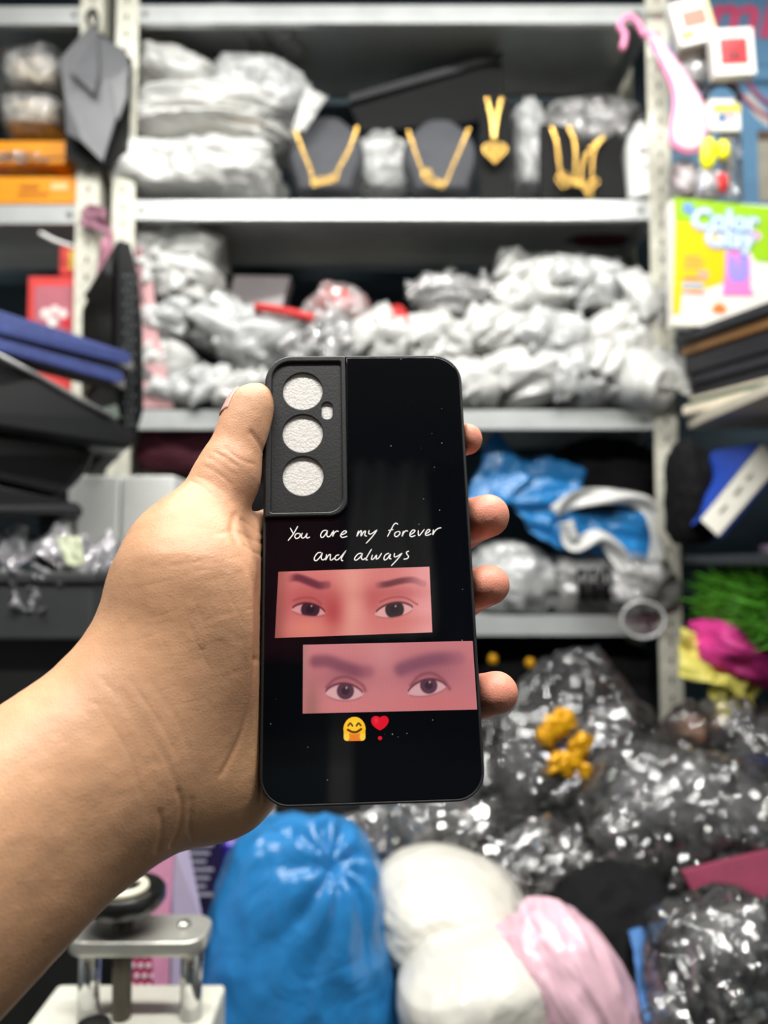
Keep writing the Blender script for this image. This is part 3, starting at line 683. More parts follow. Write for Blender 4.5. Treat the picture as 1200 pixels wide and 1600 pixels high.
def rack(label, x0, x1, y0, y1, tiers, posts):
    e = empty('shelving_rack', ((x0+x1)/2, (y0+y1)/2, 0), label, 'shelving')
    for (x, y, sx, sy) in posts:
        p = link('slotted_post', PM_, None, e, (x, y, .0)); p.scale = (sx, sy, 1)
    for z in tiers:
        t = .002
        V = []; Fc = []
        def slab(a0, a1, b0, b1, c0, c1):
            k = len(V); V.extend([(x, y, zz) for x in (a0, a1) for y in (b0, b1) for zz in (c0, c1)])
            Fc.extend([[k+i for i in q] for q in ((0, 1, 3, 2), (4, 6, 7, 5), (0, 4, 5, 1), (2, 3, 7, 6), (0, 2, 6, 4), (1, 5, 7, 3))])
        slab(x0, x1, y0, y1, z-t, z); slab(x0, x1, y0, y0+t, z-LIP, z-t); slab(x0, x1, y1-t, y1, z-LIP, z-t)
        slab(x0, x1, y0+t, y0+.014, z-LIP, z-LIP+t); slab(x0, x1, y1-.014, y1-t, z-LIP, z-LIP+t)
        slab(x0, x0+t, y0, y1, z-LIP, z-t); slab(x1-t, x1, y0, y1, z-LIP, z-t)
        s_ = mesh('shelf', V, Fc, M_galv, e)
        for xx in (x0+.03, x1-.03): lathe('bolt', (xx, y0, z-LIP/2), [(.006, 0), (.006, .002), (.004, .004)], M_bolt, s_, 10, (0, -1, 0))
    return e
xl, xr = float(W(192, 300, YF)[0]), float(W(1030, 300, YF)[0])
rack('tall slotted steel rack with four loaded shelves across the back', xl+.003, xr-.003, YF+.003, YF+SD, TIERS, [(xl-.018, YF, 1, 1), (xr+.022, YF, -1, 1), (xl-.018, YF+SD+.008, 1, -1), (xr+.022, YF+SD+.008, -1, -1)])
lxr = float(W(138, 300, YF)[0])
LT = [float(W(60, py, YF)[2]) for py in (8, 319, 645, 965)]
rack('narrower slotted steel rack cut off by the left edge of the photo', lxr-.62, lxr-.003, YF+.003, YF+SD, LT, [(lxr+.019, YF, -1, 1), (lxr-.63, YF, 1, 1), (lxr+.019, YF+SD+.008, -1, -1), (lxr-.63, YF+SD+.008, 1, -1)])
def zat(py, Y): return float(W(600, py, Y)[2])

# ------------------------------------------------------------------ bags: shared materials
F_milk = film('milky_film', 'f1f1ed', .06, .25, 12, .25, .08)
F_milk2 = film('thin_milky_film', 'eef0ef', .34, .18, 12, .3, .28)
F_clear = film('clear_film', 'ffffff', .965, .055, 16, .3, .03, .95, 125)
F_clear2 = film('clear_film_soft', 'f0f0ee', .66, .10, 14, .4, .22, .6, 80)
M_grey = mat('grey_cloth', '8b8a88', .8, var=.35, scale=18)
M_white = mat('white_cloth', 'e2e0da', .8, var=.15, scale=18)
M_dk = mat('dark_goods', '3a3a3c', .6, var=.5, scale=22)
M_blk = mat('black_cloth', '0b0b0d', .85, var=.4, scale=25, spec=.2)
M_cream = mat('cream_cloth', 'eadcc6', .8, var=.15, scale=20)
M_maroon = mat('maroon_cloth', '5e2434', .7, var=.25, scale=20)
M_red = mat('red_goods', 'cc2220', .5, var=.2, scale=25)
def settle(zlo, x, Y):
    """height a bag's foot must clear: the shelf of the rack it lies on"""
    if Y < YF-.05 or abs(x) > .47: return zlo
    for z in TIERS:
        if z-.075 < zlo < z+.0015: return z+.0015
    return zlo
def bag(label, b, Y, dep, mtl, inner=None, seed=0, cat='plastic bag', group=None, name='plastic_bag', rot=0, p=3.0, amp=.16, fine=.07, n=22, freq=2.2, stretch=(1, 1, 1), taper=0, flatb=True, flaps=0):
    x0, y0, x1, y1 = b; Ym = Y+dep*.3; a = W((x0+x1)/2, (y0+y1)/2, Ym); a[1] = Y+dep/2
    sx, sz = (x1-x0)/F*Ym, (y1-y0)/F*Ym; rt = math.radians(rot)
    zl = a[2]-sz*.42; z2 = settle(zl, a[0], Y)
    if z2 > zl+1e-6: d_ = z2-zl; a[2] += d_*.6; sz -= d_*.8
    if Y > YF-.06 and abs(a[0]) < .47 and a[1]+dep*.5 > YF+SD-.003: a[1] = YF+SD-.003-dep*.5
    if inner is None and not flaps:
        o = lump(name, a, (sx, dep, sz), mtl, seed, None, n, p, amp, freq, fine, (0, rt, 0), flatb, stretch, taper)
        return T(o, label, cat, group)
    e = empty(name, (a[0], a[1], a[2]-sz/2), label, cat, group)
    if inner is not None: lump('contents', a, (sx*.84, dep*.82, sz*.82), inner, seed+31, e, 12 if n < 30 else 22, p, amp*.8, freq, fine*.7, (0, rt, 0), flatb, stretch, taper)
    lump('film', a, (sx, dep, sz), mtl, seed, e, n, p, amp, freq, fine, (0, rt, 0), flatb, stretch, taper)
    rg = random.Random(seed)
    for k in range(flaps):                      # loose ends of film
        u = rg.uniform(-.42, .30); v = rg.uniform(-.05, .40) if not taper else rg.uniform(-.35, .05); c = a+np.array([u*sx, -dep*.46, v*sz]); w_ = sx*rg.uniform(.55, .85); h = sz*rg.uniform(.45, .8); an = rg.uniform(-.7, .7)
        ex = np.array([math.cos(an), rg.uniform(-.1, .25), math.sin(an)]); ez = np.array([-math.sin(an), rg.uniform(.1, .5), math.cos(an)])
        sheet('loose_film', c+ez*h*.5-ex*w_*.4, c+ez*h*.5+ex*w_*.5, c-ez*h*.5+ex*w_*.4, c-ez*h*.5-ex*w_*.5, mtl, seed+k*7, 14, 14, .016*min(1, sx/.1), 1.6, (0, -.02, 0), e, folds=rg.choice((0, 2, 3)))
    return e
G1 = 'bagged goods on the upper shelf'; G2 = 'bagged goods on the middle shelf'; G3 = 'bagged goods on the lower shelf'
# upper shelf
bag('long white bagged bundle lying lowest in the upper shelf pile', (170, 226, 432, 322), 1.315, .20, F_milk, M_grey, 1, group=G1, p=4, n=30, stretch=(2, 1, .6))
bag('creamy white folded plastic bundle second from the bottom of the pile', (200, 146, 446, 234), 1.33, .19, F_milk, M_cream, 2, group=G1, p=3.5, n=30, stretch=(.7, 1, 2.2), amp=.2)
bag('white bag with a raised end beside the dark grey pouch', (203, 72, 340, 156), 1.34, .17, F_milk, M_white, 3, group=G1, rot=14, amp=.22)
bag('pale grey slumped bag leaning on the white pile above the left bust', (318, 92, 476, 205), 1.35, .15, F_milk2, M_grey, 4, group=G1, amp=.2, rot=6, n=30)
bag('clear crumpled bag standing up on top of the white pile', (308, 34, 472, 118), 1.37, .12, F_clear2, None, 5, group=G1, amp=.28, rot=15, p=2.6, n=30)
T(sheet('plastic_strip', W(478, 133, 1.35), W(512, 150, 1.36), W(476, 205, 1.345), W(455, 205, 1.34), F_milk, 7, 10, 14, .01, 3), 'twisted white plastic strip beside the left necklace bust', 'plastic strip')
# necklace busts
M_bust = mat('grey_flock', '4a4b50', .75, var=.12, scale=60)
M_gold = mat('gold', 'c9a45a', .25, metal=1.0, var=.2, scale=80)
M_velvet = mat('black_velvet', '0b0b0c', .9, var=.2, scale=60)
def bust(label, b, Y):
    x0, y0, x1, y1 = b; xm = (x0+x1)/2; wd = x1-x0; P = []
    prof = [(-.5, 1), (-.47, .78), (-.44, .55), (-.38, .34), (-.26, .16), (-.14, .04), (0, 0), (.14, .04), (.26, .16), (.38, .34), (.44, .55), (.47, .78), (.5, 1)]
    prof = [(-.36, 1), (-.42, .82), (-.5, .62), (-.5, .40), (-.40, .22), (-.26, .10), (-.13, .02), (.13, .02), (.26, .10), (.40, .22), (.5, .40), (.5, .62), (.42, .82), (.36, 1)]
    V = []; Fc = []; n = len(prof); nl = 8
    C = catmull(prof, 4); n = len(C)
    for k in range(nl+1):
        t = k/nl; sc_ = math.sqrt(max(0, 1-(t*.96)**2)); off = .045*t
        for u, v in C:
            p = W(xm+u*wd*(.72+.28*sc_), y1-(1-v)*(y1-y0)*(.80+.20*sc_), Y); V.append(p+np.array([0, -.0, 0])+np.array([0, (1-v)*.05-off, 0]))
    for k in range(nl):
        for j in range(n-1): Fc.append((k*n+j, k*n+j+1, (k+1)*n+j+1, (k+1)*n+j))
        Fc.append((k*n+n-1, k*n, (k+1)*n, (k+1)*n+n-1))
    Fc.append(tuple(range(n))[::-1]); Fc.append(tuple(nl*n+j for j in range(n)))
    e = empty('necklace_bust', W(xm, y1, Y), label, 'necklace bust', 'necklace busts on the upper shelf')
    mesh('bust_form', V, Fc, M_bust, e, True)
    fbox('easel_leg', W(xm-12, y0+40, Y+.06), (.024, 0, 0), (0, .05, -.10), (0, .006, .004), M_velvet, e)
    return e
YBU = 1.385
bust('grey necklace bust standing left, beside the white pile', (452, 166, 568, 312), YBU)
bust('grey necklace bust standing next to the heart pendant stand', (630, 170, 746, 312), YBU)
def chain(name, label, pts, Y, r, beads, pend=None, every=2, cat='necklace'):
    """gold chain of round links along pixel points, pendant pieces as parts"""
    C = catmull(pts, 12); e = empty(name, W(*pts[len(pts)//2], Y), label, cat, 'gold necklaces on the upper shelf')
    P = np.array([W(x, y, Y+dy) for x, y, dy in C]) if len(pts[0]) == 3 else np.array([W(x, y, Y) for x, y in C])
    ring('chain', P, r*.4, M_gold, e, 6)
    seg = np.r_[0, np.cumsum(np.linalg.norm(np.diff(P, axis=0), axis=1))]; L = seg[-1]; k = int(L/(r*2.6))
    if beads is None: beads = [i/k for i in range(k+1)]
    U, Fq = CS[12]; me = None
    for t in beads:
        c = np.array([np.interp(t*L, seg, P[:, a]) for a in range(3)])
        if me is None:
            me = bpy.data.meshes.new('link'); th = [2*math.pi*a/14 for a in range(14)]; ph_ = [2*math.pi*a/6 for a in range(6)]
            me.from_pydata([(r*(1+.32*math.cos(q))*math.cos(a), r*.4*math.sin(q), r*1.15*(1+.32*math.cos(q))*math.sin(a)) for a in th for q in ph_], [], [(i*6+j, i*6+(j+1) % 6, ((i+1) % 14)*6+(j+1) % 6, ((i+1) % 14)*6+j) for i in range(14) for j in range(6)]); me.materials.append(M_gold)
        link('link', me, None, e, c)
    return e
YN = 1.325
def nameplate(e, pts, Y, r=.0050):
    for (x, y) in pts:
        c = W(x, y, Y); a = np.linspace(0, 2*math.pi, 17)[:-1]
        ring('letter', [c+np.array([r*1.1*math.cos(t), 0, r*1.35*math.sin(t)]) for t in a], r*.34, M_gold, e, 7, True)
e = chain('name_necklace', 'gold name necklace hung on the left grey bust', [(462, 205), (473, 235), (486, 268), (492, 285), (520, 283), (530, 262), (545, 235), (558, 200)], YN, .0023, None)
nameplate(e, [(492, 286), (502, 283), (512, 282), (522, 278)], YN-.008)
e = chain('name_necklace', 'gold name necklace hung on the right grey bust', [(638, 205), (648, 235), (658, 262), (668, 280), (694, 286), (706, 262), (718, 235), (732, 202)], YN, .0020, None)
nameplate(e, [(664, 274), (671, 281), (680, 285), (690, 289), (668, 270)], YN-.008)
# heart pendant stand
e = empty('pendant_stand', W(772, 310, 1.37), 'black velvet slab stand behind the gold heart pendant', 'jewellery stand')
fbox('velvet_slab', W(750, 312, 1.365), W(800, 312, 1.365)-W(750, 312, 1.365), (0, .012, 0), W(750, 150, 1.375)-W(750, 312, 1.365), M_velvet, e, .002)
fbox('strut', W(768, 312, 1.41), (.02, 0, 0), (0, .004, 0), (0, -.025, .10), M_velvet, e)
Yh = 1.355
e = chain('heart_necklace', 'gold necklace with a large heart hanging on the black slab stand', [(761, 155), (768, 185), (772, 215), (776, 185), (783, 155)], Yh, .0025, None)
hp = []
for k in range(40):
    t = 2*math.pi*k/40; x = 16*math.sin(t)**3; y = 13*math.cos(t)-5*math.cos(2*t)-2*math.cos(3*t)-math.cos(4*t)
    hp.append((x, y))
for s_, r in ((1.05, .0032), (.58, .0024), (.26, .002)):
    c0 = W(773, 238, Yh-.004); ring('heart_ring', [c0+np.array([x*.00122*s_, 0, y*.00122*s_]) for x, y in hp], r, M_gold, e, 8, True)
# wide black board with two necklaces
e = empty('necklace_board', W(910, 310, 1.36), 'wide black velvet board draped with two gold necklaces', 'jewellery stand')
q0 = W(845, 312, 1.355); flat('velvet_board', [tuple((W(x, y, 1.355)-q0)[[0, 2]]) for x, y in ((843, 312), (843, 196), (890, 200), (910, 226), (940, 222), (966, 207), (979, 312))], [], .012, Matrix.Translation(Vector(q0)) @ Matrix(((1, 0, 0, 0), (0, 0, -1, 0), (0, 1, 0, 0), (0, 0, 0, 1))), M_velvet, e, .001)
fbox('strut', W(900, 312, 1.40), (.03, 0, 0), (0, .004, 0), (0, -.025, .07), M_velvet, e)
e = chain('gold_necklace', 'thick gold necklace with clustered pendant, left on the wide black board', [(862, 200), (870, 225), (874, 260), (880, 285), (896, 285), (899, 250), (898, 222), (889, 200)], 1.338, .0025, None)
nameplate(e, [(874, 280), (882, 276), (889, 282), (897, 284), (903, 285), (880, 288)], 1.332, .0052)
e = chain('gold_necklace', 'gold necklace hanging as a narrow loop, right on the wide black board', [(940, 216), (922, 232), (910, 258), (909, 285), (918, 292), (924, 280), (926, 250), (932, 228), (943, 215)], 1.338, .0025, None)
nameplate(e, [(910, 287), (917, 296), (925, 288), (921, 302), (930, 284)], 1.332, .0050)
# rest of the upper shelf
bag('rounded white bag squeezed between the two grey busts', (548, 200, 648, 312), 1.40, .12, F_milk2, M_white, 8, group=G1, p=2.5, amp=.2)
bag('narrow pale bag standing between the two black displays', (800, 152, 852, 312), 1.40, .10, F_milk2, M_grey, 9, group=G1, p=4)
bag('silvery bag lying behind the wide black board', (850, 150, 1004, 240), 1.42, .10, F_clear2, M_grey, 10, group=G1, p=3)
M_box = mat('black_card', '2c2d30', .5, var=.15, scale=20)
a = W(545, 160, 1.42); b_ = W(785, 92, 1.42)
e = empty('long_box', W(660, 200, 1.45), 'long black box tilted behind the two busts', 'box')
fbox('lid_top', a, b_-a, (0, .10, .045), (0, -.004, .012), M_box, e, .001)
prism('front_side', [W(548, 168, 1.419), W(785, 98, 1.419), W(785, 150, 1.42), W(745, 190, 1.42), W(565, 205, 1.42)], (0, .006, 0), M_velvet, e)
fbox('lid_seal', a+(b_-a)*.68+np.array([0, -.002, .006]), (b_-a)*.09, (0, .03, .013), (0, -.001, .003), mat('shiny_seal', 'd8d4da', .2, var=.05), e)
# white bottle
e = empty('bottle', W(1008, 318, 1.345), 'white bottle with a black cap beside the right post', 'bottle')
cb_ = W(1004, 318, 1.365); mpx = 1.365/F
lathe('bottle_body', cb_, [(.028, 0), (.032, .004), (.0325, .06), (.031, .105), (.024, .128), (.013, .140), (.012, .150)], mat('white_plastic', 'e9ebe8', .35, var=.03), e, 28)
lathe('cap', cb_+np.array([0, 0, .150]), [(.015, 0), (.0155, .018), (.012, .024)], mat('black_plastic', '141416', .4), e, 20)
for (dx, dz, wd, hh, col) in ((-.008, .078, .014, .010, 'b8b4b4'), (.010, .078, .009, .012, 'd8433a'), (-.004, .050, .020, .005, 'c0bcbc')):
    box('printed_mark', cb_[0]+dx-wd/2, cb_[0]+dx+wd/2, cb_[1]-.0335, cb_[1]-.0305, cb_[2]+dz, cb_[2]+dz+hh, mat('mark_'+col, col, .5), e)
# ------------------------------------------------------------------ middle shelf
L2 = [((188, 348, 346, 424), 1.37, .15, F_milk, M_grey, 'white bag with grey print on top of the left middle-shelf pile'),
 ((243, 406, 338, 482), 1.33, .15, F_milk, M_white, 'plain bright white bag under the printed one'),
 ((222, 470, 306, 545), 1.34, .15, F_milk2, M_grey, 'grey striped bag low behind the pink board'),
 ((226, 535, 312, 600), 1.33, .16, F_milk, M_grey, 'small grey bag between pink board and dark block'),
 ((258, 580, 345, 642), 1.32, .17, F_milk2, M_white, 'white bag on the shelf edge beside the pink board'),
 ((335, 590, 425, 644), 1.32, .17, F_milk, M_white, 'white bag on the shelf edge behind the thumb tip'),
 ((300, 452, 372, 560), 1.36, .14, F_clear2, M_dk, 'clear bag of dark goods in the left middle-shelf pile'),
 ((345, 482, 505, 590), 1.34, .16, F_milk2, M_grey, 'broad greyish bag above the camera corner of the case'),
 ((480, 500, 580, 600), 1.34, .14, F_clear2, M_dk, 'clear bag of dark goods below the red cloth'),
 ((560, 500, 660, 590), 1.34, .15, F_milk, M_grey, 'white bag directly right of the red strap bundle'),
 ((645, 428, 765, 505), 1.39, .13, F_clear2, M_grey, 'see-through grey bag at the back, left of the white heap'),
 ((640, 490, 740, 580), 1.33, .16, F_milk, M_grey, 'white bag above the case right shoulder'),
 ((760, 408, 905, 500), 1.38, .15, F_milk, M_grey, 'large white bag at the top left of the right-hand heap'),
 ((880, 412, 1015, 500), 1.37, .15, F_milk2, M_dk, 'bag with a dark oval opening at the top of the heap'),
 ((980, 425, 1052, 540), 1.33, .14, F_milk, M_grey, 'white bag squeezed against the right post'),
 ((725, 488, 840, 572), 1.34, .16, F_milk, M_grey, 'white bag in the middle row of the heap, leftmost'),
 ((820, 486, 930, 575), 1.33, .17, F_milk2, M_grey, 'thin grey-white bag in the middle row of the heap'),
 ((905, 490, 1030, 585), 1.33, .17, F_milk, M_dk, 'white bag with dark goods in the middle row beside the post'),
 ((690, 565, 790, 642), 1.32, .18, F_milk, M_white, 'white bag in the bottom row just right of the case'),
 ((775, 560, 880, 645), 1.32, .18, F_milk, M_grey, 'white bag in the bottom row, second from the case'),
 ((865, 562, 965, 648), 1.31, .18, F_milk2, M_grey, 'white bag in the bottom row, second from the post'),
 ((945, 558, 1062, 660), 1.29, .19, F_milk, M_white, 'white bag hanging over the shelf edge at the right post')]
for k, (b, Y, dp, mt, inn, lb) in enumerate(L2):
    bag(lb, b, Y, dp, mt, inn, 40+k*3, group=G2, amp=.24, fine=.022, freq=1.25+.25*(k % 3), p=2.8+.3*(k % 2), rot=[0, 12, -10, 18, -16][k % 5], flaps=3, n=22, stretch=[(1.6, 1, .8), (.8, 1, 1.7), (1, 1, 1)][k % 3])
M_gcard = mat('grey_card', 'a79fa0', .6, var=.1, scale=20)
T(fbox('card_box', W(352, 478, 1.46), W(440, 480, 1.44)-W(352, 478, 1.46), (0, .05, 0), W(372, 430, 1.46)-W(358, 478, 1.46), M_gcard, None, .002), 'grey card box leaning behind the broad greyish bag', 'box')
bag('clear pointed bag standing up with red inside', (478, 438, 572, 512), 1.39, .07, F_clear2, M_red, 130, group=G2, p=2.2, amp=.24, taper=.5)
T(ring('red_ribbon', catmull([tuple(W(x, y, Y)) for x, y, Y in ((400, 480, 1.345), (430, 484, 1.335), (460, 490, 1.33), (490, 498, 1.335))]), .008, M_red, None, 8), 'red ribbon lying across the grey bags on the middle shelf', 'ribbon')
e = empty('strap_bundle', W(620, 520, 1.37), 'bundle of red and dark blue straps on the middle shelf', 'straps')
sheet('red_strap', W(600, 478, 1.38), W(622, 474, 1.38), W(658, 508, 1.36), W(630, 518, 1.36), M_red, 3, 10, 12, .012, 3, parent=e, thick=.004)
sheet('blue_strap', W(566, 494, 1.375), W(606, 478, 1.375), W(616, 496, 1.365), W(572, 512, 1.365), mat('navy_strap', '23265a', .6), 5, 10, 10, .01, 3, parent=e, thick=.004)
sheet('red_strap', W(628, 498, 1.35), W(676, 492, 1.36), W(674, 504, 1.36), W(632, 522, 1.35), M_red, 8, 10, 8, .01, 3, parent=e, thick=.004)
bag('dark maroon bundle in the shadow at the back of the middle shelf', (878, 352, 1000, 425), 1.46, .08, M_maroon, None, 140, cat='bundle', name='cloth_bundle')
# ------------------------------------------------------------------ lower shelf
M_bluebag = film('blue_film', '2f8fd8', .04, .22, 20, .5, .03)
e = empty('blue_plastic_bag', W(800, 830, 1.36), 'bright blue plastic bag collapsed on the lower shelf', 'plastic bag')
sheet('side_panel', W(720, 790, 1.37), W(772, 664, 1.40), W(832, 745, 1.37), W(760, 800, 1.34), M_bluebag, 2, 16, 16, .022, 2.2, parent=e)
sheet('side_panel', W(768, 700, 1.40), W(922, 722, 1.40), W(905, 775, 1.36), W(770, 785, 1.345), M_bluebag, 4, 18, 14, .025, 2.5, parent=e)
sheet('gusset', W(795, 778, 1.345), W(905, 760, 1.36), W(918, 868, 1.33), W(842, 845, 1.335), M_bluebag, 6, 16, 16, .022, 2.3, parent=e)
e = empty('carrier_bag', W(960, 870, 1.34), 'white-edged blue carrier bag lying beside the right post', 'plastic bag')
sheet('bag_panel', W(885, 800, 1.34), W(1020, 798, 1.37), W(1028, 878, 1.335), W(925, 862, 1.33), M_bluebag, 9, 18, 12, .02, 2.5, parent=e)
for k, pts in enumerate([((866, 802, 1.335), (900, 780, 1.335), (960, 776, 1.335), (1010, 790, 1.332), (1026, 830, 1.328), (1028, 878, 1.325)), ((886, 815, 1.33), (896, 850, 1.325), (936, 838, 1.32), (962, 862, 1.32), (985, 905, 1.32))]):
    C = catmull([tuple(W(*q)) for q in pts], 8); nv_ = 5; V = []; n0 = len(C)
    tg = np.gradient(C, axis=0); tg /= np.linalg.norm(tg, axis=1)[:, None]; sd = np.cross(tg, [0, -1., 0]); wd_ = .011+.006*vnoise(C*30, 5)
    for i_ in range(n0):
        for j_ in range(nv_+1): u = j_/nv_*2-1; V.append(C[i_]+sd[i_]*u*wd_[i_]+np.array([0, -.008*math.cos(u*2.2+i_*.35), 0]))
    o = mesh('handle', V, [(i_*(nv_+1)+j_, i_*(nv_+1)+j_+1, (i_+1)*(nv_+1)+j_+1, (i_+1)*(nv_+1)+j_) for i_ in range(n0-1) for j_ in range(nv_)], F_milk, e, True)
    o.modifiers.new('thickness', 'SOLIDIFY').thickness = .001
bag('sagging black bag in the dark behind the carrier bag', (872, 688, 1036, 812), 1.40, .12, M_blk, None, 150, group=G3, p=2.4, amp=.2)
bag('grey translucent bag beside the middle fingertip', (742, 855, 866, 972), 1.335, .17, F_milk2, M_dk, 151, group=G3, amp=.22)
bag('clear bag of black tubes on the lower shelf', (850, 868, 968, 974), 1.33, .17, F_clear2, M_grey, 152, group=G3, amp=.22)
for k in range(3):
    x = 908+k*19; T(ring('black_tube', [W(x, 890, 1.322), W(x+3, 938, 1.312)], .0085, mat('tube_black', '19191b', .25), None, 14), 'black capped tube in the clear bag, '+['nearest the fingers', 'in the middle of three', 'nearest the right post'][k], 'tube', 'black tubes in a clear bag')
bag('clear bag with an open round mouth hanging over the lower shelf edge', (938, 872, 1062, 1000), 1.29, .17, F_clear2, M_grey, 153, group=G3, amp=.24, p=2.4)
c0 = W(1005, 968, 1.275); T(ring('bag_mouth', [c0+np.array([.036*math.cos(t), 0, .030*math.sin(t)]) for t in np.linspace(0, 2*math.pi, 25)[:-1]], 0.0035, F_milk2, None, 8, True), 'round white rolled rim of a bag at the lower shelf edge', 'bag rim')
bag('dark clutter of maroon goods behind the thumb', (215, 665, 345, 745), 1.38, .12, M_maroon, None, 154, group=G3, cat='bundle', name='cloth_bundle')
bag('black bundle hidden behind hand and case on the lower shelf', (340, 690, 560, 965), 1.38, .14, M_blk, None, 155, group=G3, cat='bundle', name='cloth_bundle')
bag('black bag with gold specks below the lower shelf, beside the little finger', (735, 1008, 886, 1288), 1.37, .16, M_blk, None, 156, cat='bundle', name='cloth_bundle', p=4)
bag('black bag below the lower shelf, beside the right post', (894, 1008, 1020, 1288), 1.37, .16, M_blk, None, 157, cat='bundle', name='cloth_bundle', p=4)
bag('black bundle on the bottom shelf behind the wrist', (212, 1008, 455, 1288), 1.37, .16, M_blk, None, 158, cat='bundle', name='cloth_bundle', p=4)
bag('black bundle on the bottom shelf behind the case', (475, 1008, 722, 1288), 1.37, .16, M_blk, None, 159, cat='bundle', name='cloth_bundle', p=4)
M_yel = mat('yellow_gold_trim', 'e6a713', .3, metal=.3, var=.2)
for k, (x, y) in enumerate(((828, 1036), (858, 1048), (770, 1030))):
    T(lump('gold_charm', W(x, y, 1.355), (.016, .01, .018), M_yel, 160+k, None, 12, 2, .2), 'tiny gold charm on the black bag, '+['largest of the three', 'rightmost of the three', 'nearest the little finger'][k], 'charm', 'gold charms below the lower shelf')
# ------------------------------------------------------------------ narrower rack at the left
F_cl3 = F_clear2
for k, (b, lb) in enumerate((((8, 92, 104, 158), 'upper of two cream cloth rolls in clear plastic on the left rack'), ((5, 156, 106, 218), 'lower cream cloth roll in clear plastic resting on orange box'))):
    bag(lb, b, 1.345, .16, F_clear2, M_cream, 170+k, group='cream rolls on the left rack', p=4, amp=.08, cat='cloth roll', name='cloth_roll')
bag('crumpled clear wrapper on top of the cream rolls', (-15, 74, 104, 112), 1.36, .10, F_clear, None, 173, amp=.3, p=2.4, name='plastic_wrapper', cat='wrapper')
M_or = mat('orange_card', 'e8940c', .45, var=.1, scale=15)
M_ord = mat('orange_print', '9a5208', .5)
def orange(label, b, Y, dep):
    x0, y0, x1, y1 = b; a, c_ = W(x0, y1, Y), W(x1, y0, Y); e = empty('orange_box', (a[0], a[1], a[2]), label, 'box', 'orange boxes on the left rack')
    box('carton', a[0], c_[0], Y, Y+dep, a[2], c_[2], M_or, e, .002)
    return e, a, c_
e, a, c_ = orange('upper flat orange box under the cream rolls', (-30, 220, 102, 256), 1.345, .17)
box('lid_gap', a[0]+.002, c_[0]-.002, 1.3435, 1.346, a[2]+.010, a[2]+.014, M_ord, e)
e, a, c_ = orange('lower wider orange box standing on the left rack shelf', (-30, 276, 123, 318), 1.34, .18)
for (u, v, wd, h) in ((.40, .55, .035, .005), (.38, .30, .055, .004), (.72, .5, .03, .012)): box('print_block', a[0]+u*(c_[0]-a[0]), a[0]+u*(c_[0]-a[0])+wd, 1.3385, 1.341, a[2]+v*(c_[2]-a[2]), a[2]+v*(c_[2]-a[2])+h, M_ord if u < .7 else mat('pale_print', 'f2cf90', .4), e)
bag('flattened clear packet between the two orange boxes', (-10, 252, 112, 280), 1.345, .16, F_clear2, M_cream, 175, p=4, amp=.1, name='flat_packet', cat='packet')
# dark grey leatherette pouch on the post
M_leath = mat('grey_leatherette', '5c5d60', .42, var=.08, scale=40, bump=.05, bscale=300)
M_lblk = mat('pouch_lining', '0a0a0a', .8)
e = empty('leatherette_pouch', W(150, 250, 1.29), 'dark grey leatherette pouch hanging from the rack post', 'pouch')
prism('back_panel', [W(138, 45, 1.315), W(104, 84, 1.312), (W(95, 100, 1.31)), W(103, 160, 1.31), W(102, 245, 1.31), W(125, 258, 1.31), W(168, 262, 1.31), W(200, 235, 1.31), W(206, 92, 1.312), W(160, 52, 1.315)], (0, .004, 0), M_lblk, e)
prism('front_panel', [W(140, 40, 1.306), W(94, 92, 1.296), W(101, 150, 1.288), W(104, 208, 1.285), W(130, 222, 1.280), W(160, 252, 1.282), W(180, 190, 1.285), W(203, 110, 1.296), W(196, 78, 1.304), W(154, 55, 1.306)], (0, .003, 0), M_leath, e)
prism('flap', [W(140, 36, 1.302), W(108, 110, 1.282), W(146, 146, 1.272), W(153, 118, 1.282), W(154, 50, 1.302)], (0, .0025, 0), M_leath, e)
prism('fold', [W(175, 128, 1.284), W(200, 104, 1.290), W(198, 150, 1.286), W(184, 188, 1.282)], (0, .003, 0), M_leath, e)
ring('hanging_loop', catmull([tuple(W(x, y, 1.30)) for x, y in ((140, 40), (136, 26), (146, 16), (152, 28), (150, 44))]), .004, M_lblk, e, 8)
# small things round the left posts
T(sheet('cloth_scrap', W(132, 316, 1.315), W(160, 322, 1.30), W(172, 366, 1.30), W(122, 350, 1.31), mat('mauve_cloth', '8f6272', .7, var=.1), 9, 12, 12, .015, 2, thick=.003), 'mauve cloth scrap caught on the rack post', 'cloth')
T(sheet('cloth_scrap', W(158, 372, 1.30), W(176, 360, 1.30), W(172, 420, 1.30), W(148, 440, 1.31), mat('dusty_pink_cloth', 'b0788a', .7, var=.1), 11, 10, 12, .012, 2, thick=.003), 'dusty pink strip hanging under the mauve cloth scrap', 'cloth')
T(box('blue_box', W(140, 430, 1.345)[0], W(152, 430, 1.345)[0], 1.345, 1.39, zat(432, 1.345), zat(362, 1.345), mat('blue_card', '2f5f9a', .5), None, .001), 'slim blue box wedged between the two left posts', 'box')
M_rb = mat('red_card', 'd8413e', .5, var=.1)
e = empty('gift_box', W(80, 520, 1.33), 'red-framed gift box with pink window on the left rack', 'box')
a, c_ = W(38, 645, 1.345), W(118, 432, 1.345)
box('carton', a[0], c_[0], 1.345, 1.43, a[2]+.001, c_[2], M_rb, e, .002)
a2, c2 = W(52, 560, 1.344), W(113, 447, 1.344); box('window', a2[0], c2[0], 1.342, 1.346, a2[2], c2[2], mat('pink_print', 'b86a76', .4, var=.1), e)
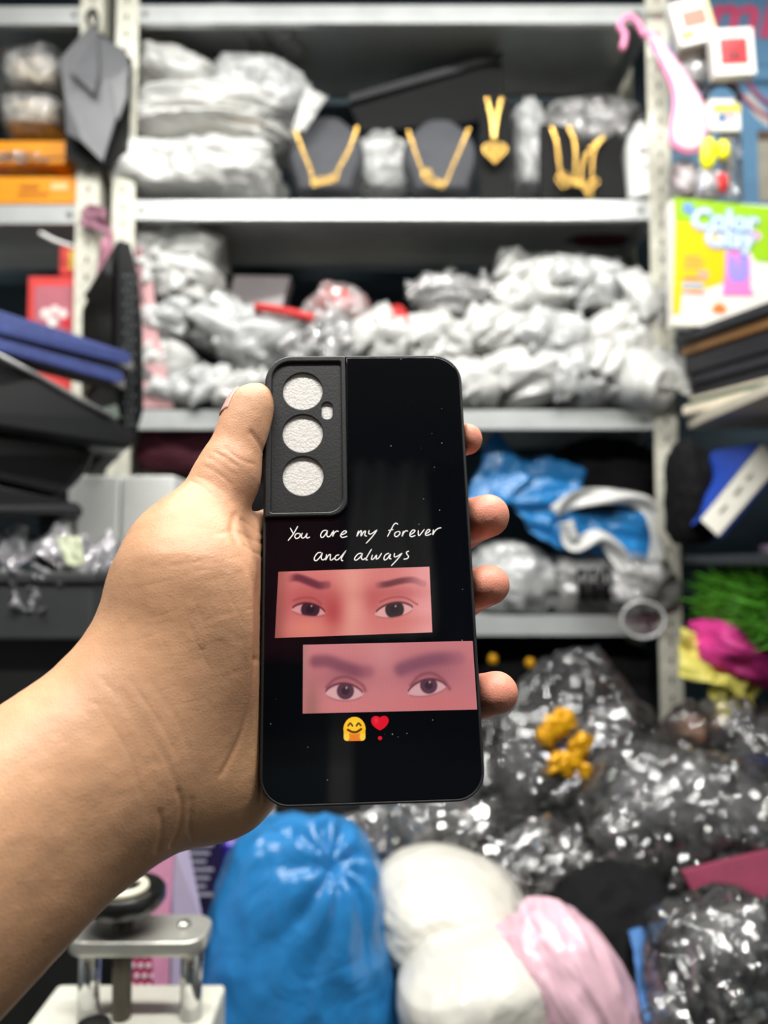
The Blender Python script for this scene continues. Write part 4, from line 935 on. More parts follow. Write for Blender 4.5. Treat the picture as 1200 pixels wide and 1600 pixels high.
for (x, y, r, col) in ((72, 490, .010, 'f0e0dc'), (86, 484, .008, 'f0e0dc'), (98, 490, .009, 'f2dcd8'), (104, 505, .010, 'd02c3a'), (82, 503, .009, 'efe6e2')):
    lathe('printed_spot', W(x, y, 1.342), [(r, 0), (r, .001)], mat('spot_'+col, col, .5), e, 14, (0, -1, 0))
e = empty('snack_packet', W(110, 432, 1.36), 'red and yellow packet standing on the gift box', 'packet')
a, c_ = W(92, 431, 1.36), W(128, 385, 1.36); box('packet_body', a[0], c_[0], 1.36, 1.39, a[2]+.001, c_[2], M_rb, e, .003)
box('yellow_band', a[0]+.018, c_[0]-.004, 1.358, 1.361, a[2]+.012, c_[2]-.008, mat('yellow_card', 'e9c045', .5), e)
T(ring('white_stick', [W(62, 364, 1.31), W(85, 376, 1.315), W(114, 386, 1.32)], .004, mat('white_stick', 'e8e6e2', .4), None, 8), 'thin white stick poking out above the gift box', 'stick')
# ------------------------------------------------------------------ worktable and the heap on it
TZ = .92
M_tab = mat('dark_table_top', '2a2826', .5, var=.2)
e = empty('worktable', (.1, .88, 0), 'dark worktable buried under the heap of bags', 'table')
box('table_top', -.30, .50, .46, 1.29, TZ-.03, TZ-.001, M_tab, e, .003)
for x in (-.29, .45):
    for y in (.48, 1.25): box('leg', x, x+.04, y, y+.03, 0, TZ-.03, M_tab, e)
def tbag(label, b, Y, dep, mtl, inner=None, seed=0, down=True, **k):
    """bag on the table: its foot reaches the table top or the bag below"""
    if mtl is F_clear: k.setdefault('flaps', 4)
    o = bag(label, b, Y, dep, mtl, inner, seed, **k)
    for q in [o]+list(o.children):
        if q.type == 'MESH':
            lo = TZ+.001-q.location.z
            for v in q.data.vertices:
                if v.co.z < lo: v.co.z = lo
    return o
GH = 'bagged clothes heaped on the table'
# big clear bag with black and gold
e = tbag('large peaked clear bag of black clothes with gold trims', (748, 1028, 1062, 1310), 1.02, .22, F_clear, M_blk, 201, group=GH, n=44, p=2.0, amp=.16, fine=.09, taper=.95, freq=2.6, flaps=2, rot=6)
for k, (x, y, s_) in enumerate(((866, 1140, .020), (884, 1128, .017), (852, 1152, .014), (906, 1168, .022), (874, 1196, .022), (890, 1190, .018), (912, 1208, .016), (858, 1128, .012))):
    lump('gold_trim', W(x, y, 1.012), (s_*1.5, .010, s_*1.2), M_yel, 210+k, e, 12, 2, .7, 2.0, .2, rot=(0, k*.7, 0), flatb=False)
tbag('clear bag of black clothes lying behind the white pillow', (530, 1258, 805, 1398), .93, .18, F_clear, M_blk, 202, group=GH, n=44, amp=.15, fine=.09)
tbag('clear bag of black clothes wedged right of the white pillow', (762, 1300, 975, 1420), .90, .18, F_clear, M_blk, 203, group=GH, n=44, amp=.17, fine=.09, rot=8)
e = tbag('wide clear bag with maroon cloth under the right post', (925, 1200, 1260, 1470), .86, .20, F_clear, M_dk, 204, group=GH, n=44, amp=.17, fine=.08, freq=2.5)
prism('maroon_cloth', [W(1066, 1362, .835), W(1215, 1325, .845), W(1215, 1392, .825), W(1108, 1448, .815)], (0, .006, 0), mat('maroon_fleece', '7c2a44', .8, var=.15), e, .001)
tbag('black clothing in shiny film in the bottom right corner', (1048, 1452, 1290, 1730), .66, .16, F_clear, M_blk, 205, group=GH, n=44, amp=.12, fine=.07, rot=-22)
tbag('heavy black cloth bundle lying below the maroon cloth', (815, 1405, 1120, 1760), .76, .16, M_blk, None, 206, cat='bundle', name='cloth_bundle', n=30, rot=32, p=2.4, amp=.12)
T(sheet('blue_cloth', W(985, 1452, .775), W(1050, 1430, .79), W(1078, 1580, .72), W(1010, 1600, .71), mat('blue_denim', '3c6ea8', .7, var=.3, scale=30), 12, 16, 16, .014, 2.4, thick=.004), 'blue cloth strip showing between black bundle and black film', 'cloth')
F_pillow = mat('white_pillow', 'cbc8be', .32, var=.05, coat=.4, bump=.12, bscale=12)
e = tbag('plump white cushion in clear film beside the blue bag', (572, 1370, 838, 1545), .78, .17, F_pillow, None, 220, cat='cushion', name='cushion', n=44, p=2.3, amp=.12, fine=.03, rot=12, freq=1.6)
tbag('second white cushion below the plump one at the bottom edge', (625, 1500, 868, 1690), .68, .16, F_pillow, None, 221, cat='cushion', name='cushion', n=44, p=2.4, amp=.10, fine=.025, rot=-14, freq=1.6)
F_pink = mat('pale_pink_satin', 'd8b0bc', .35, var=.06, coat=.3, bump=.15, bscale=14)
tbag('pale pink cushion in clear film leaning on the white cushion', (800, 1440, 1000, 1740), .695, .12, F_pink, None, 222, cat='cushion', name='cushion', n=44, p=2.3, amp=.09, fine=.03, rot=-26, stretch=(2.2, 1, .7))
# knotted blue bag
M_blue2 = film('blue_bag_film', '2f8bd0', .03, .25, 16, .35, .02)
bc = W(455, 1500, .76); e = empty('knotted_blue_bag', (bc[0], bc[1], TZ), 'stuffed blue plastic bag with its neck gathered in a knot', 'plastic bag')
U, Fq = CS[44]; S = U/((np.abs(U)**3.4).sum(1)**(1/3.4))[:, None]
kn = np.array([.42, -.62, .70]); kn /= np.linalg.norm(kn)
an = np.arccos(np.clip(U@kn, -1, 1)); t1 = np.cross(kn, [0, 0, 1.]); t1 /= np.linalg.norm(t1); t2 = np.cross(kn, t1); az = np.arctan2(U@t2, U@t1)
pl = np.abs(np.sin(az*4.5+1.5*vnoise(U*2.2, 5)+an*.6))*np.exp(-(an/.75)**2)*np.minimum(1, an/.12)
dd = 1-.16*np.exp(-(an/.22)**2)+.12*(pl-.45)*np.exp(-(an/1.0)**2)*1.3+.10*(vnoise(U*1.6, 8)-.5)+.07*(ridge(U*np.array([1.8, 1.8, .9])*1.6+.5*vnoise(U*3, 4)[:, None], 9)-.6)+.035*(ridge(U*np.array([4.5, 4.5, 3]), 10)-.6)+.012*(ridge(U*10, 12)-.6)
top = W(455, 1306, .80)[2]; hgt = top-TZ
V = S*dd[:, None]*np.array([.200, .18, hgt*1.02])/2*np.array([1, 1, 1]); V[:, :2] *= (1-.42*V[:, 2:3]/hgt)
mesh('bag_body', V+np.array([bc[0], .835, TZ+hgt/2+.003]), Fq, M_blue2, e, True)
kc = np.array([bc[0], .835, TZ+hgt/2])+kn*np.array([.188, .17, hgt])/2*.86
lump('knot', kc, (.026, .022, .028), M_blue2, 231, e, 12, 2, .35, 2.5, .1, flatb=False)
for k, (dx, dz) in enumerate(((.018, .012), (.022, -.016), (-.004, .020))):
    sheet('gathered_end', kc, kc+np.array([dx, -.008, dz]), kc+np.array([dx*1.8, -.012, dz-.01]), kc+np.array([dx*.9, -.004, dz-.012]), M_blue2, 240+k, 8, 8, .006, 2, parent=e)
# things between the blue bag and the wrist
bag('crumpled clear wrapper above the blue bag, below the case corner', (345, 1262, 425, 1318), .92, .08, F_clear2, M_grey, 250, name='plastic_wrapper', cat='wrapper', amp=.25)
bag('black bundle behind the top of the blue bag', (405, 1240, 570, 1345), .97, .12, M_blk, None, 251, cat='bundle', name='cloth_bundle')
e = empty('dark_carton', W(312, 1400, .86), 'dark purple carton with white small print behind the press', 'carton')
a, c_ = W(285, 1430, .88), W(345, 1305, .88); box('carton', a[0], c_[0], .88, .93, TZ+.001, c_[2], mat('purple_card', '241a40', .45, var=.2), e, .002)
for k in range(7): box('print_line', a[0]+.005, c_[0]-.008-.004*(k % 3), .8788, .8802, c_[2]-.012-k*.009, c_[2]-.009-k*.009, mat('white_print', 'a8a4b4', .5), e)
e = empty('spray_can', W(368, 1330, .90), 'violet can with a red cap behind the blue bag', 'can')
cc = W(362, 1318, .915); cc[2] = TZ
lathe('can_body', cc, [(.018, 0), (.018, W(362, 1312, .915)[2]-TZ), (.013, W(362, 1306, .915)[2]-TZ)], mat('violet_print', '4430a8', .35, var=.2), e, 20)
lathe('cap', cc+np.array([.0, 0, W(362, 1306, .915)[2]-TZ]), [(.012, 0), (.012, .008), (.006, .010)], mat('red_cap', 'b8352c', .4), e, 16)
# pink dotted gift bag
M_pk = mat('pink_paper', 'd993b4', .5, var=.1); M_hot = mat('hot_pink_paper', 'b81f5c', .5, var=.08)
e = empty('gift_bag', W(240, 1560, .70), 'pink gift bag with white dots standing behind the press', 'gift bag')
z0 = TZ+.001
def dn(px, py, Y): p = W(px, py, Y); return np.array([p[0], p[1], z0])
prism('front_panel', [W(198, 1350, .72), W(232, 1330, .72), W(262, 1620, .72), W(196, 1620, .72)], (0, .003, 0), M_hot, e)
prism('stripe_panel', [W(228, 1335, .719), W(272, 1325, .726), W(266, 1420, .722), W(262, 1610, .717), W(244, 1610, .717)], (0, .003, 0), M_pk, e)
prism('side_panel', [W(270, 1328, .727), W(292, 1318, .76), W(318, 1450, .76), W(312, 1620, .76), W(266, 1620, .727)], (0, .003, 0), mat('lilac_paper', 'c9b8d0', .5, var=.05), e)
for k in range(26):
    x = 202+12*(k % 5)+(6 if (k//5) % 2 else 0); y = 1492+16*(k//5)
    if x < 236+(y-1492)*.1: lathe('dot', W(x, y, .7195), [(.0023, 0), (.0023, .0012)], mat('dot_white', 'f0e4ea', .5), e, 10, (0, -1, 0))
# hand press
M_sil = mat('brushed_aluminium', 'c4c2ba', .35, metal=.7, var=.1, scale=60)
M_pw = mat('cream_enamel', 'd9d8ca', .4, var=.08)
Yp = .585
e = empty('hand_press', W(200, 1600, Yp), 'small steel hand press with black wheel knob on top', 'press')
zp = zat(1497, Yp); xa_, xb_ = W(95, 1497, Yp)[0], W(316, 1497, Yp)[0]
flat('top_plate', rrect(xa_, xb_, Yp, Yp+.046, .016, 8), [], .011, Matrix.Translation((0, 0, zp+.0055)), M_sil, e, .0015)
for x in (xa_+.013, xb_-.013): ring('pillar', [(x, Yp+.022, zp-.056), (x, Yp+.022, zp)], .0082, mat('polished_steel', 'd0d0d0', .15, metal=.95, var=.03), e, 24)
lathe('bolt', (xb_-.020, Yp+.026, zp+.011), [(.0055, 0), (.0055, .0025), (.004, .004)], M_bolt, e, 6)
xk = W(192, 1413, Yp+.02)[0]
ring('screw', [(xk, Yp+.022, zp-.056), (xk, Yp+.022, zp+.028)], .0072, mat('greased_screw', '5a5248', .5, metal=.4, var=.3), e, 16)
kz = zp+.020
lathe('wheel_knob', (xk, Yp+.022, kz), [(.012, 0), (.014, .006), (.028, .008), (.0315, .013), (.0315, .019), (.029, .022), (.024, .021), (.010, .018)], mat('black_bakelite', '131313', .28, var=.1), e, 40)
ring('wheel_ring', [(xk+.0155*math.cos(t), Yp+.022+.0155*math.sin(t), kz+.0215) for t in np.linspace(0, 2*math.pi, 33)[:-1]], .0034, mat('ivory_ring', 'd6d0b8', .4), e, 8, True)
lathe('wheel_hub', (xk, Yp+.022, kz+.017), [(.010, 0), (.010, .006), (.006, .009)], mat('black_bakelite', '131313', .28), e, 20)
box('press_base', xa_-.03, xb_+.004, Yp-.06, Yp+.07, TZ+.001, zp-.055, M_pw, e, .004)
xs = W(142, 1580, Yp-.04)[0]; zs = zp-.055
lathe('side_knob', (xs, Yp-.035, zs-.001), [(.009, 0), (.013, .006), (.0138, .024), (.011, .030), (.004, .031)], mat('black_bakelite', '131313', .28), e, 24)
# ------------------------------------------------------------------ left side: cabinet and what stands on it
M_cab = mat('dark_grey_laminate', '3c3e3e', .5, var=.15)
CZ = zat(893, .86)
cx = float(W(168, 900, .88)[0])
e = empty('side_cabinet', (cx-.3, 1.05, 0), 'dark grey cabinet at the left edge behind the wrist', 'cabinet')
box('cabinet_top', -1.22, cx, .84, 1.27, CZ-.012, CZ-.001, M_cab, e, .002)
box('drawer', -1.21, cx-.004, .845, 1.26, zat(1000, .845), CZ-.013, M_cab, e, .003)
box('cabinet_body', -1.20, cx-.02, .875, 1.25, .001, zat(1000, .845)-.002, mat('shade_laminate', '151515', .6), e)  # darkness below the drawer put into its near-black colour
F_tint = film('tinted_wrapper', 'eceaf0', .62, .06, 16, .4, .2, .7, 90)
for lb, qs, sd in (('clear wrapper with pale green label lying on the cabinet top', (((-20, 812, .90), (110, 800, .95), (120, 850, .87), (-20, 862, .86)), ((60, 806, .93), (196, 822, .95), (170, 856, .88), (100, 866, .86)), ((100, 830, .90), (186, 830, .92), (140, 880, .85), (84, 872, .85))), 400),
                   ('smaller clear wrapper hanging over the cabinet edge', (((-20, 882, .845), (60, 872, .85), (130, 905, .835), (40, 915, .835)), ((-10, 880, .838), (66, 896, .836), (62, 952, .826), (6, 944, .824)), ((70, 880, .845), (150, 905, .845), (120, 925, .835), (60, 902, .835))), 420)):
    e = empty('plastic_wrapper', W(*qs[0][3]), lb, 'wrapper')
    for k, q in enumerate(qs): sheet('crumpled_film', *[W(*p) for p in q], F_tint, sd+k*3, 26, 20, .022, 3.2, parent=e, folds=2)
T(sheet('paper_label', W(86, 838, .865), W(124, 834, .87), W(132, 880, .845), W(104, 884, .845), mat('pale_green_paper', '9a9f84', .5, var=.1), 14, 12, 12, .008, 2), 'crumpled pale green paper label in the clear wrapper', 'label')
M_bp = mat('black_plastic_satin', '141516', .32, var=.15, scale=20, spec=.4)
e = empty('black_tray', W(60, 805, .80), 'flat black plastic tray jutting in at the left edge', 'tray')
q = [W(-160, 727, .78), W(122, 786, .93), W(130, 796, .93), W(128, 806, .93), W(-160, 796, .78)]
prism('tray_body', q, (-.06, .14, 0), M_bp, e, .002)
for xx, yy in ((-.56, 1.0), (-.45, 1.0)): box('foot', xx, xx+.03, yy, yy+.05, CZ, zat(806, .93)+.004, M_bp, e)
prism('slot', [W(16, 774, .868), W(40, 779, .88), W(40, 788, .88), W(16, 784, .868)], (.0, .002, 0), mat('slot_black', '040404', .8), e)
for k, (x0, x1, lb) in enumerate(((104, 186, 'left of the two plain white boxes behind the thumb'), (188, 272, 'right of the two plain white boxes behind the thumb'))):
    a, c_ = W(x0, 830, 1.13), W(x1, 743, 1.13); T(box('white_box', a[0], c_[0], 1.13, 1.24, CZ, c_[2], mat('white_card', 'f4f5f0', .5, var=.04), None, .003), lb, 'box', 'white boxes on the cabinet')
e = empty('printer', W(90, 775, .95), 'bulky black printer at the left under the blue albums', 'printer')
prism('upper_body', [W(-160, 497, .77), W(60, 585, .90), W(178, 648, .97), W(208, 688, .985), W(204, 702, .985), W(100, 694, .93), W(-160, 646, .77)], (-.08, .14, 0), M_bp, e, .006)
prism('lower_body', [W(-160, 656, .78), W(95, 690, .94), W(150, 704, .97), W(136, 738, .965), W(112, 764, .95), W(84, 778, .94), W(-160, 719, .78)], (-.08, .13, 0), M_bp, e, .008)
ring('trim_edge', [W(-10, 552, .838), W(60, 588, .894), W(120, 622, .93), W(172, 650, .962)], .0035, mat('trim_highlight', '8c8c8c', .3, metal=.4), e, 8)  # trim along the top edge, its highlight put in as pale grey
prism('side_hatch', [W(152, 640, .962), W(182, 632, .985), W(186, 652, .985), W(166, 662, .97)], (0, .004, 0), mat('grey_green_hatch', '5b665c', .5), e)
M_albm = mat('blue_album_cloth', '35437e', .65, var=.18, scale=90, bump=.15, bscale=250)
M_page = mat('silver_pages', '8d8a88', .45, var=.25, scale=120)
for k, (lb, l0, l1, r0, r1) in enumerate((('upper of two blue cloth albums stacked on the printer', (-160, 435), (-160, 485), (191, 549), (188, 569)), ('lower blue cloth album under the other on the printer', (-160, 487), (-160, 508), (178, 578), (177, 598)))):
    al = empty('photo_album', W(80, 560, .93), lb, 'album', 'blue albums on the printer')
    prism('spine', [W(*l0, .775), W(*r0, .965), W(*r1, .965), W(*l1, .775)], (.01, .008, 0), M_albm, al, .002)
    prism('page_block', [W(l0[0], l0[1]+3, .786), W(r0[0]-2, r0[1]+2, .976), W(r1[0]-2, r1[1]-1, .976), W(l1[0], l1[1]-1, .786)], (.022, .06, -.010), M_page, al)
# dark speaker-like panel
e = empty('flat_speaker', W(200, 690, 1.0), 'tall black panel with a dotted edge standing behind the albums', 'speaker')
strip = [W(184, 374, 1.0), W(204, 378, 1.0), W(217, 430, 1.0), W(224, 520, 1.0), W(225, 640, 1.0), W(210, 690, 1.0), W(181, 690, 1.0)]
prism('panel', strip, (-.080, .10, -.035), M_bp, e, .002)
prism('screen', [W(179, 395, 1.0)+np.array([-.003, .004, 0]), W(178, 560, 1.0)+np.array([-.003, .004, 0]), W(178, 560, 1.0)+np.array([-.078, .098, -.035]), W(179, 395, 1.0)+np.array([-.078, .098, -.045])], (-.002, -.001, 0), mat('screen_glass', '1a1714', .08, var=.1, spec=.8), e)
for k in range(22):
    for j in range(2):
        y = 432+k*11; x = 196+j*9+(k % 2)*4; c0 = W(x, y, .9985); lathe('dimple', c0, [(.0024, 0), (.0024, .0012)], mat('dimple_grey', '55585a', .4), e, 6, (0, -1, 0))
T(prism('pink_board', [W(214, 396, 1.342), W(234, 398, 1.342), W(246, 520, 1.337), W(271, 637, 1.333), W(212, 637, 1.333)], (0, .004, 0), mat('dusty_pink_card', 'c99a9c', .55, var=.06), None), 'dusty pink card board leaning beside the black panel', 'board')
T(sheet('pink_film', W(198, 388, 1.335), W(222, 386, 1.338), W(226, 470, 1.334), W(212, 478, 1.333), film('pink_film', 'd8a2a8', .35, .15, 30, .8), 17, 12, 16, .012, 2.5), 'crumpled pink film at the top of the pink board', 'film')
# ------------------------------------------------------------------ right side: side shelves
M_side_sh = mat('cream_shelf_board', 'cfc7b4', .5, var=.1); M_dksh = mat('dark_shelf_board', '25282a', .4, var=.1)
SZ1, SZ2, SZ3 = 1.688, zat(866, 1.25), 1.10
e = empty('side_shelves', (.8, .9, 0), 'open side shelves running along the right wall', 'shelving')
box('shelf', .515, 1.04, .52, 1.29, SZ1-.018, SZ1-.001, M_side_sh, e, .002); box('shelf', .50, 1.04, .52, 1.29, SZ2-.016, SZ2-.001, M_dksh, e, .002); box('shelf', .52, 1.04, .52, 1.29, SZ3-.018, SZ3-.001, M_dksh, e, .002)
for x, y in ((.995, .53), (.995, 1.24)): box('post', x, x+.035, y, y+.035, 0, 2.3, M_post, e)
box('back_board', 1.032, 1.044, .53, 1.28, 1.0, 2.3, mat('dark_green_board', '24332f', .5, var=.15), e)
GS = 'flat folders stacked on the side shelf'
sl = [(1.690, .015, 'e4d9c2', 'cream paper pad at the bottom of the stack of folders'), (1.7065, .006, '1f4a34', 'dark green cutting sheet above the cream pad'), (1.714, .006, 'd8cdb8', 'thin pale card folder low in the stack of folders'), (1.7215, .018, '1b1c22', 'lowest black folder in the stack'), (1.741, .016, '24252c', 'second black folder from below in the stack'), (1.7585, .030, '191a20', 'third black folder from below in the stack'), (1.791, .016, '8a6237', 'brown folder under the top black one'), (1.809, .016, '23252b', 'topmost dark folder under the yellow clay box')]
for k, (z, h, col, lb) in enumerate(sl):
    jit = [.0, .006, .012, .02, .012, .006, .0, -.012][k]
    T(fbox('flat_folder', (.500+jit, 1.275, z), (.155, -.38, 0), (.30, .122, 0), (0, 0, h), mat('frame_'+col, col, .4, var=.1), None, .002), lb, 'folder', GS)
# clay box
CB0, CB1 = W(1053, 506, 1.22), W(1218, 492, 1.24); CB0[2] = CB1[2] = 1.8265
cbx = (CB1-CB0); cl = np.linalg.norm(cbx); cbx /= cl; cbn = np.cross(cbx, [0, 0, 1.]); chh = float(W(1052, 308, 1.21)[2])-1.8265
e = empty('clay_box', (CB0+CB1)/2, 'green and yellow modelling clay box standing on the stacked folders', 'box')
fbox('carton', CB0, cbx*cl, -cbn*.022, (0, 0, chh), mat('white_print_card', 'f0ece2', .4, var=.03), e, .001)
def cb(px, py, off=.0006):
    d = FWD+(px-600)/F*RIGHT+(800-py)/F*UP; t = (cbn@(CB0-CAM))/(cbn@d); return CAM+d*t+cbn*off
def plate(name, pts, col, off): prism(name, [cb(x, y, off) for x, y in pts], cbn*.0005, mat('clay_'+col, col, .35, var=.04), e)
plate('green_panel', [(1052, 309), (1214, 325), (1214, 412), (1180, 408), (1168, 385), (1150, 352), (1054, 348)], '9ccc1e', .0002)
plate('yellow_panel', [(1054, 348), (1100, 350), (1132, 388), (1134, 440), (1090, 455), (1066, 452), (1062, 492), (1051, 490)], 'f4c80c', .0003)
plate('pink_figure', [(1134, 395), (1146, 390), (1162, 392), (1172, 405), (1172, 450), (1178, 462), (1128, 462), (1132, 430)], 'ee86cc', .0005)
plate('lilac_figure', [(1138, 402), (1148, 400), (1152, 420), (1156, 400), (1168, 402), (1170, 430), (1160, 442), (1142, 440), (1136, 425)], 'a394e8', .001)
plate('orange_shape', [(1112, 480), (1124, 472), (1136, 482), (1130, 490), (1114, 488)], 'f0813a', .0005)
for k, (x, y, w_, h, col) in enumerate(((1070, 400, 24, 4, 'f09a5a'), (1070, 408, 30, 4, 'f09a5a'), (1068, 416, 26, 4, 'f0a060'), (1068, 432, 34, 5, 'f07a6a'), (1066, 442, 32, 7, '8fb4e8'), (1066, 456, 36, 3, 'e07a9a'), (1090, 422, 16, 14, 'f0a890'))):
    plate('print_block', [(x, y), (x+w_, y+1), (x+w_, y+h+1), (x, y+h)], col, .0009)
ex_ = Vector(cbx); 
for nm, s_, x, y, sz in (('Color', 0, 1130, 347, .047), ('Clay', 0, 1138, 374, .047)):
    M = frameM(cb(x, y, .002), cbx, (0, 0, 1)); text('lettering', nm, sz, M, mat('letter_outline', '8fb6ee', .4), e, .0004, .0032, .1)
    M = frameM(cb(x, y, .003), cbx, (0, 0, 1)); text('lettering', nm, sz, M, mat('letter_face', 'e6f2fc', .4), e, .0004, .0005, .1)
flat('badge', circle(0, 0, .0095), [], .0006, frameM(cb(1075, 326, .001), cbx, (0, 0, 1)), mat('badge_blue', '3f74d8', .4), e)
flat('badge_core', circle(0, 0, .0045), [], .0006, frameM(cb(1075, 326, .0016), cbx, (0, 0, 1)), mat('badge_white', 'a8c8f0', .4), e)
flat('pink_bubble', circle(0, 0, .013, .009), [], .0006, frameM(cb(1177, 369, .001), cbx, (0, 0, 1)), mat('bubble_pink', 'f6c4dc', .4), e)
text('bubble_text', 'UP', .012, frameM(cb(1177, 369, .0018), cbx, (0, 0, 1)), mat('bubble_letter', 'e85c9c', .4), e, .0003, .0004)
# poster behind the hanging goods
YP = 1.46
e = empty('wall_poster', W(1150, 330, YP), 'blue poster with pink lettering behind the hanging goods', 'poster')
a, c_ = W(1050, 330, YP), W(1290, -60, YP); box('board', a[0], c_[0], YP, YP+.008, a[2], c_[2], mat('poster_blue', '6fa0c8', .5, var=.12, scale=8), e)
text('pink_lettering', 'Family', .135, frameM(W(1140, 26, YP-.002), (1, 0, 0), (0, 0, 1)), mat('poster_pink', 'f4608c', .5), e, .0006, .003, .25)
for k, r in enumerate((.11, .135)):
    c0 = W(1245, 90, YP-.003); ring('pink_stripe', [c0+np.array([r*math.cos(t), 0, r*math.sin(t)]) for t in np.linspace(math.radians(185), math.radians(262), 16)], .0035, mat('stripe_pink', 'c0567c', .5), e, 6)
prism('white_arc', [W(1160, 150, YP-.001), W(1172, 145, YP-.001), W(1202, 180, YP-.001), W(1202, 200, YP-.001), W(1180, 182, YP-.001)], (0, .0008, 0), mat('poster_white', 'dcd8d0', .5), e)
a, c_ = W(1186, 315, YP), W(1230, 205, YP); box('tan_panel', a[0], c_[0], YP-.002, YP-.0002, a[2], c_[2], mat('poster_tan', 'b9b3a2', .5), e); box('brown_panel', a[0], c_[0], YP-.003, YP-.0021, c_[2]-.02, c_[2], mat('poster_brown', '6a5648', .5), e)
# rail with hooks carrying the hanging goods
e = empty('hook_rail', W(1130, -20, 1.25), 'steel rail with hooks above the right-hand goods', 'rail')
zr = zat(-30, 1.27); ring('rail_bar', [(.46, 1.27, zr), (.75, 1.27, zr)], .006, M_bolt, e, 10)
HK = ((1082, 1.255), (1150, 1.235), (1012, 1.27))
for x, Y in HK: p = W(x, 20, Y); ring('hook', [(p[0], 1.27, zr), (p[0], Y+.008, zr-.004), (p[0], Y+.008, zr-.02)], .0025, M_bolt, e, 6)
# pink and white sleep mask
M_mp = mat('pink_satin', 'e88fb4', .45, var=.06); M_mw = mat('white_satin', 'ece6ee', .4, var=.05)
e = empty('sleep_mask', W(1075, 240, 1.22), 'white sleep mask with pink border hanging from the post', 'sleep mask')
ol = catmull([(1006, 55), (1022, 62), (1050, 88), (1086, 128), (1106, 158), (1112, 190), (1106, 220), (1086, 238), (1062, 238), (1046, 226), (1044, 200), (1050, 168), (1046, 140), (1030, 112), (1014, 84), (1006, 62)], 4)[:-1]
cm = ol.mean(0); q0 = W(*cm, 1.225)
def m2(sc_, off): return [tuple((W(cm[0]+(x-cm[0])*sc_+off[0], cm[1]+(y-cm[1])*sc_+off[1], 1.225)-q0)[[0, 2]]) for x, y in ol]
MX = Matrix.Translation(Vector(q0)) @ Matrix.Rotation(math.radians(14), 4, 'Z') @ Matrix(((1, 0, 0, 0), (0, 0, -1, 0), (0, 1, 0, 0), (0, 0, 0, 1)))
flat('border', m2(1, (0, 0)), [], .008, MX, M_mp, e, .003)
nr = np.roll(ol, -1, 0)-np.roll(ol, 1, 0); nr = np.stack([-nr[:, 1], nr[:, 0]], 1); nr /= np.linalg.norm(nr, axis=1)[:, None]
inn = ol+nr*7.0
if abs(np.sum(inn[:, 0]*np.roll(inn[:, 1], -1)-inn[:, 1]*np.roll(inn[:, 0], -1))) > abs(np.sum(ol[:, 0]*np.roll(ol[:, 1], -1)-ol[:, 1]*np.roll(ol[:, 0], -1))): inn = ol-nr*7.0
ol = inn[2:-2]; flat('padding', m2(1, (0, 0)), [], .013, MX, M_mw, e, .002)
ring('ribbon', catmull([tuple(W(x, y, 1.235)) for x, y in ((972, 78), (976, 55), (968, 40), (982, 26), (996, 36), (1008, 58))]), .0055, M_mp, e, 8)
for (x, y) in ((1088, 168), (1096, 188), (1027, 88)): lathe('stitched_mark', W(x, y, 1.212), [(.004, 0), (.004, .001)], mat('mark_grey', 'b4aeb8', .6), e, 8, (0, -1, 0))
def hbox(name, label, c, w_, h, d_, Y, ang, mt, yaw=0):
    """box hanging facing the viewer; returns empty and a local frame"""
    p = W(*c, Y); x = Vector((math.cos(math.radians(yaw))*math.cos(math.radians(ang)), math.sin(math.radians(yaw)), math.sin(math.radians(ang)))); y = Vector((-math.sin(math.radians(ang)), 0, math.cos(math.radians(ang))))
    M = frameM(p, x, y); e = empty(name, p-np.array([0, 0, h/2]), label, 'box', 'small boxes hanging at the right'); flat('carton', rrect(-w_/2, w_/2, -h/2, h/2, .002, 3), [], d_, M @ Matrix.Translation((0, 0, -d_/2)), mt, e, .0008)
    return e, M
M_wb = mat('white_gift_card', 'eeebe4', .4, var=.03)
def hp_(e, M, name, x0, x1, y0, y1, mt, z=.0006): flat(name, rrect(x0, x1, y0, y1, .001, 2), [], .0008, M @ Matrix.Translation((0, 0, z)), mt, e)
e, M = hbox('gadget_box', 'white and yellow box with brown window hanging near the post', (1084, 32), .066, .078, .025, 1.235, 14, M_wb)
hp_(e, M, 'window', -.018, .022, -.010, .018, mat('brown_window', 'a9826e', .4)); hp_(e, M, 'yellow_sticker', -.028, -.006, -.028, -.017, mat('bright_yellow', 'f2e416', .4)); hp_(e, M, 'yellow_edge', .026, .031, -.031, .031, mat('pale_yellow', 'e9e08c', .4)); hp_(e, M, 'yellow_edge', -.031, .026, .026, .031, mat('pale_yellow', 'e9e08c', .4))
flat('under_side', rrect(-.031, .031, -.030, .0, .001, 2), [], .001, M @ Matrix.Translation((0, -.0325, 0)) @ Matrix.Rotation(math.radians(60), 4, 'X'), mat('taupe_card', 'a99c92', .5), e)
e, M = hbox('earphone_box', 'white box showing a red earphone case, hanging at the right', (1147, 80), .068, .080, .022, 1.215, 3, M_wb)
hp_(e, M, 'red_window', -.023, .022, -.022, .022, mat('window_red', 'da2a32', .35, var=.08)); hp_(e, M, 'earphone_case', -.012, .010, -.016, .000, mat('case_red', '8c1220', .3), .0016); hp_(e, M, 'case_seam', -.023, .022, .004, .0055, mat('case_red', '8c1220', .3), .0014); hp_(e, M, 'hang_slot', -.010, .010, .029, .032, mat('slot_shadow', '9a948c', .6))
bag('greyish clear packet below the white and yellow box', (1056, 78, 1108, 140), 1.26, .04, F_clear2, M_gcard, 320, name='flat_packet', cat='packet', p=4, amp=.1)
e = empty('headset_pack', W(1130, 210, 1.24), 'blister pack with a black headband and yellow strip', 'packet')
ring('headband', [W(1128+27*math.cos(t), 156-26*math.sin(t), 1.24) for t in np.linspace(0, math.pi, 14)], .0055, M_bp, e, 8)
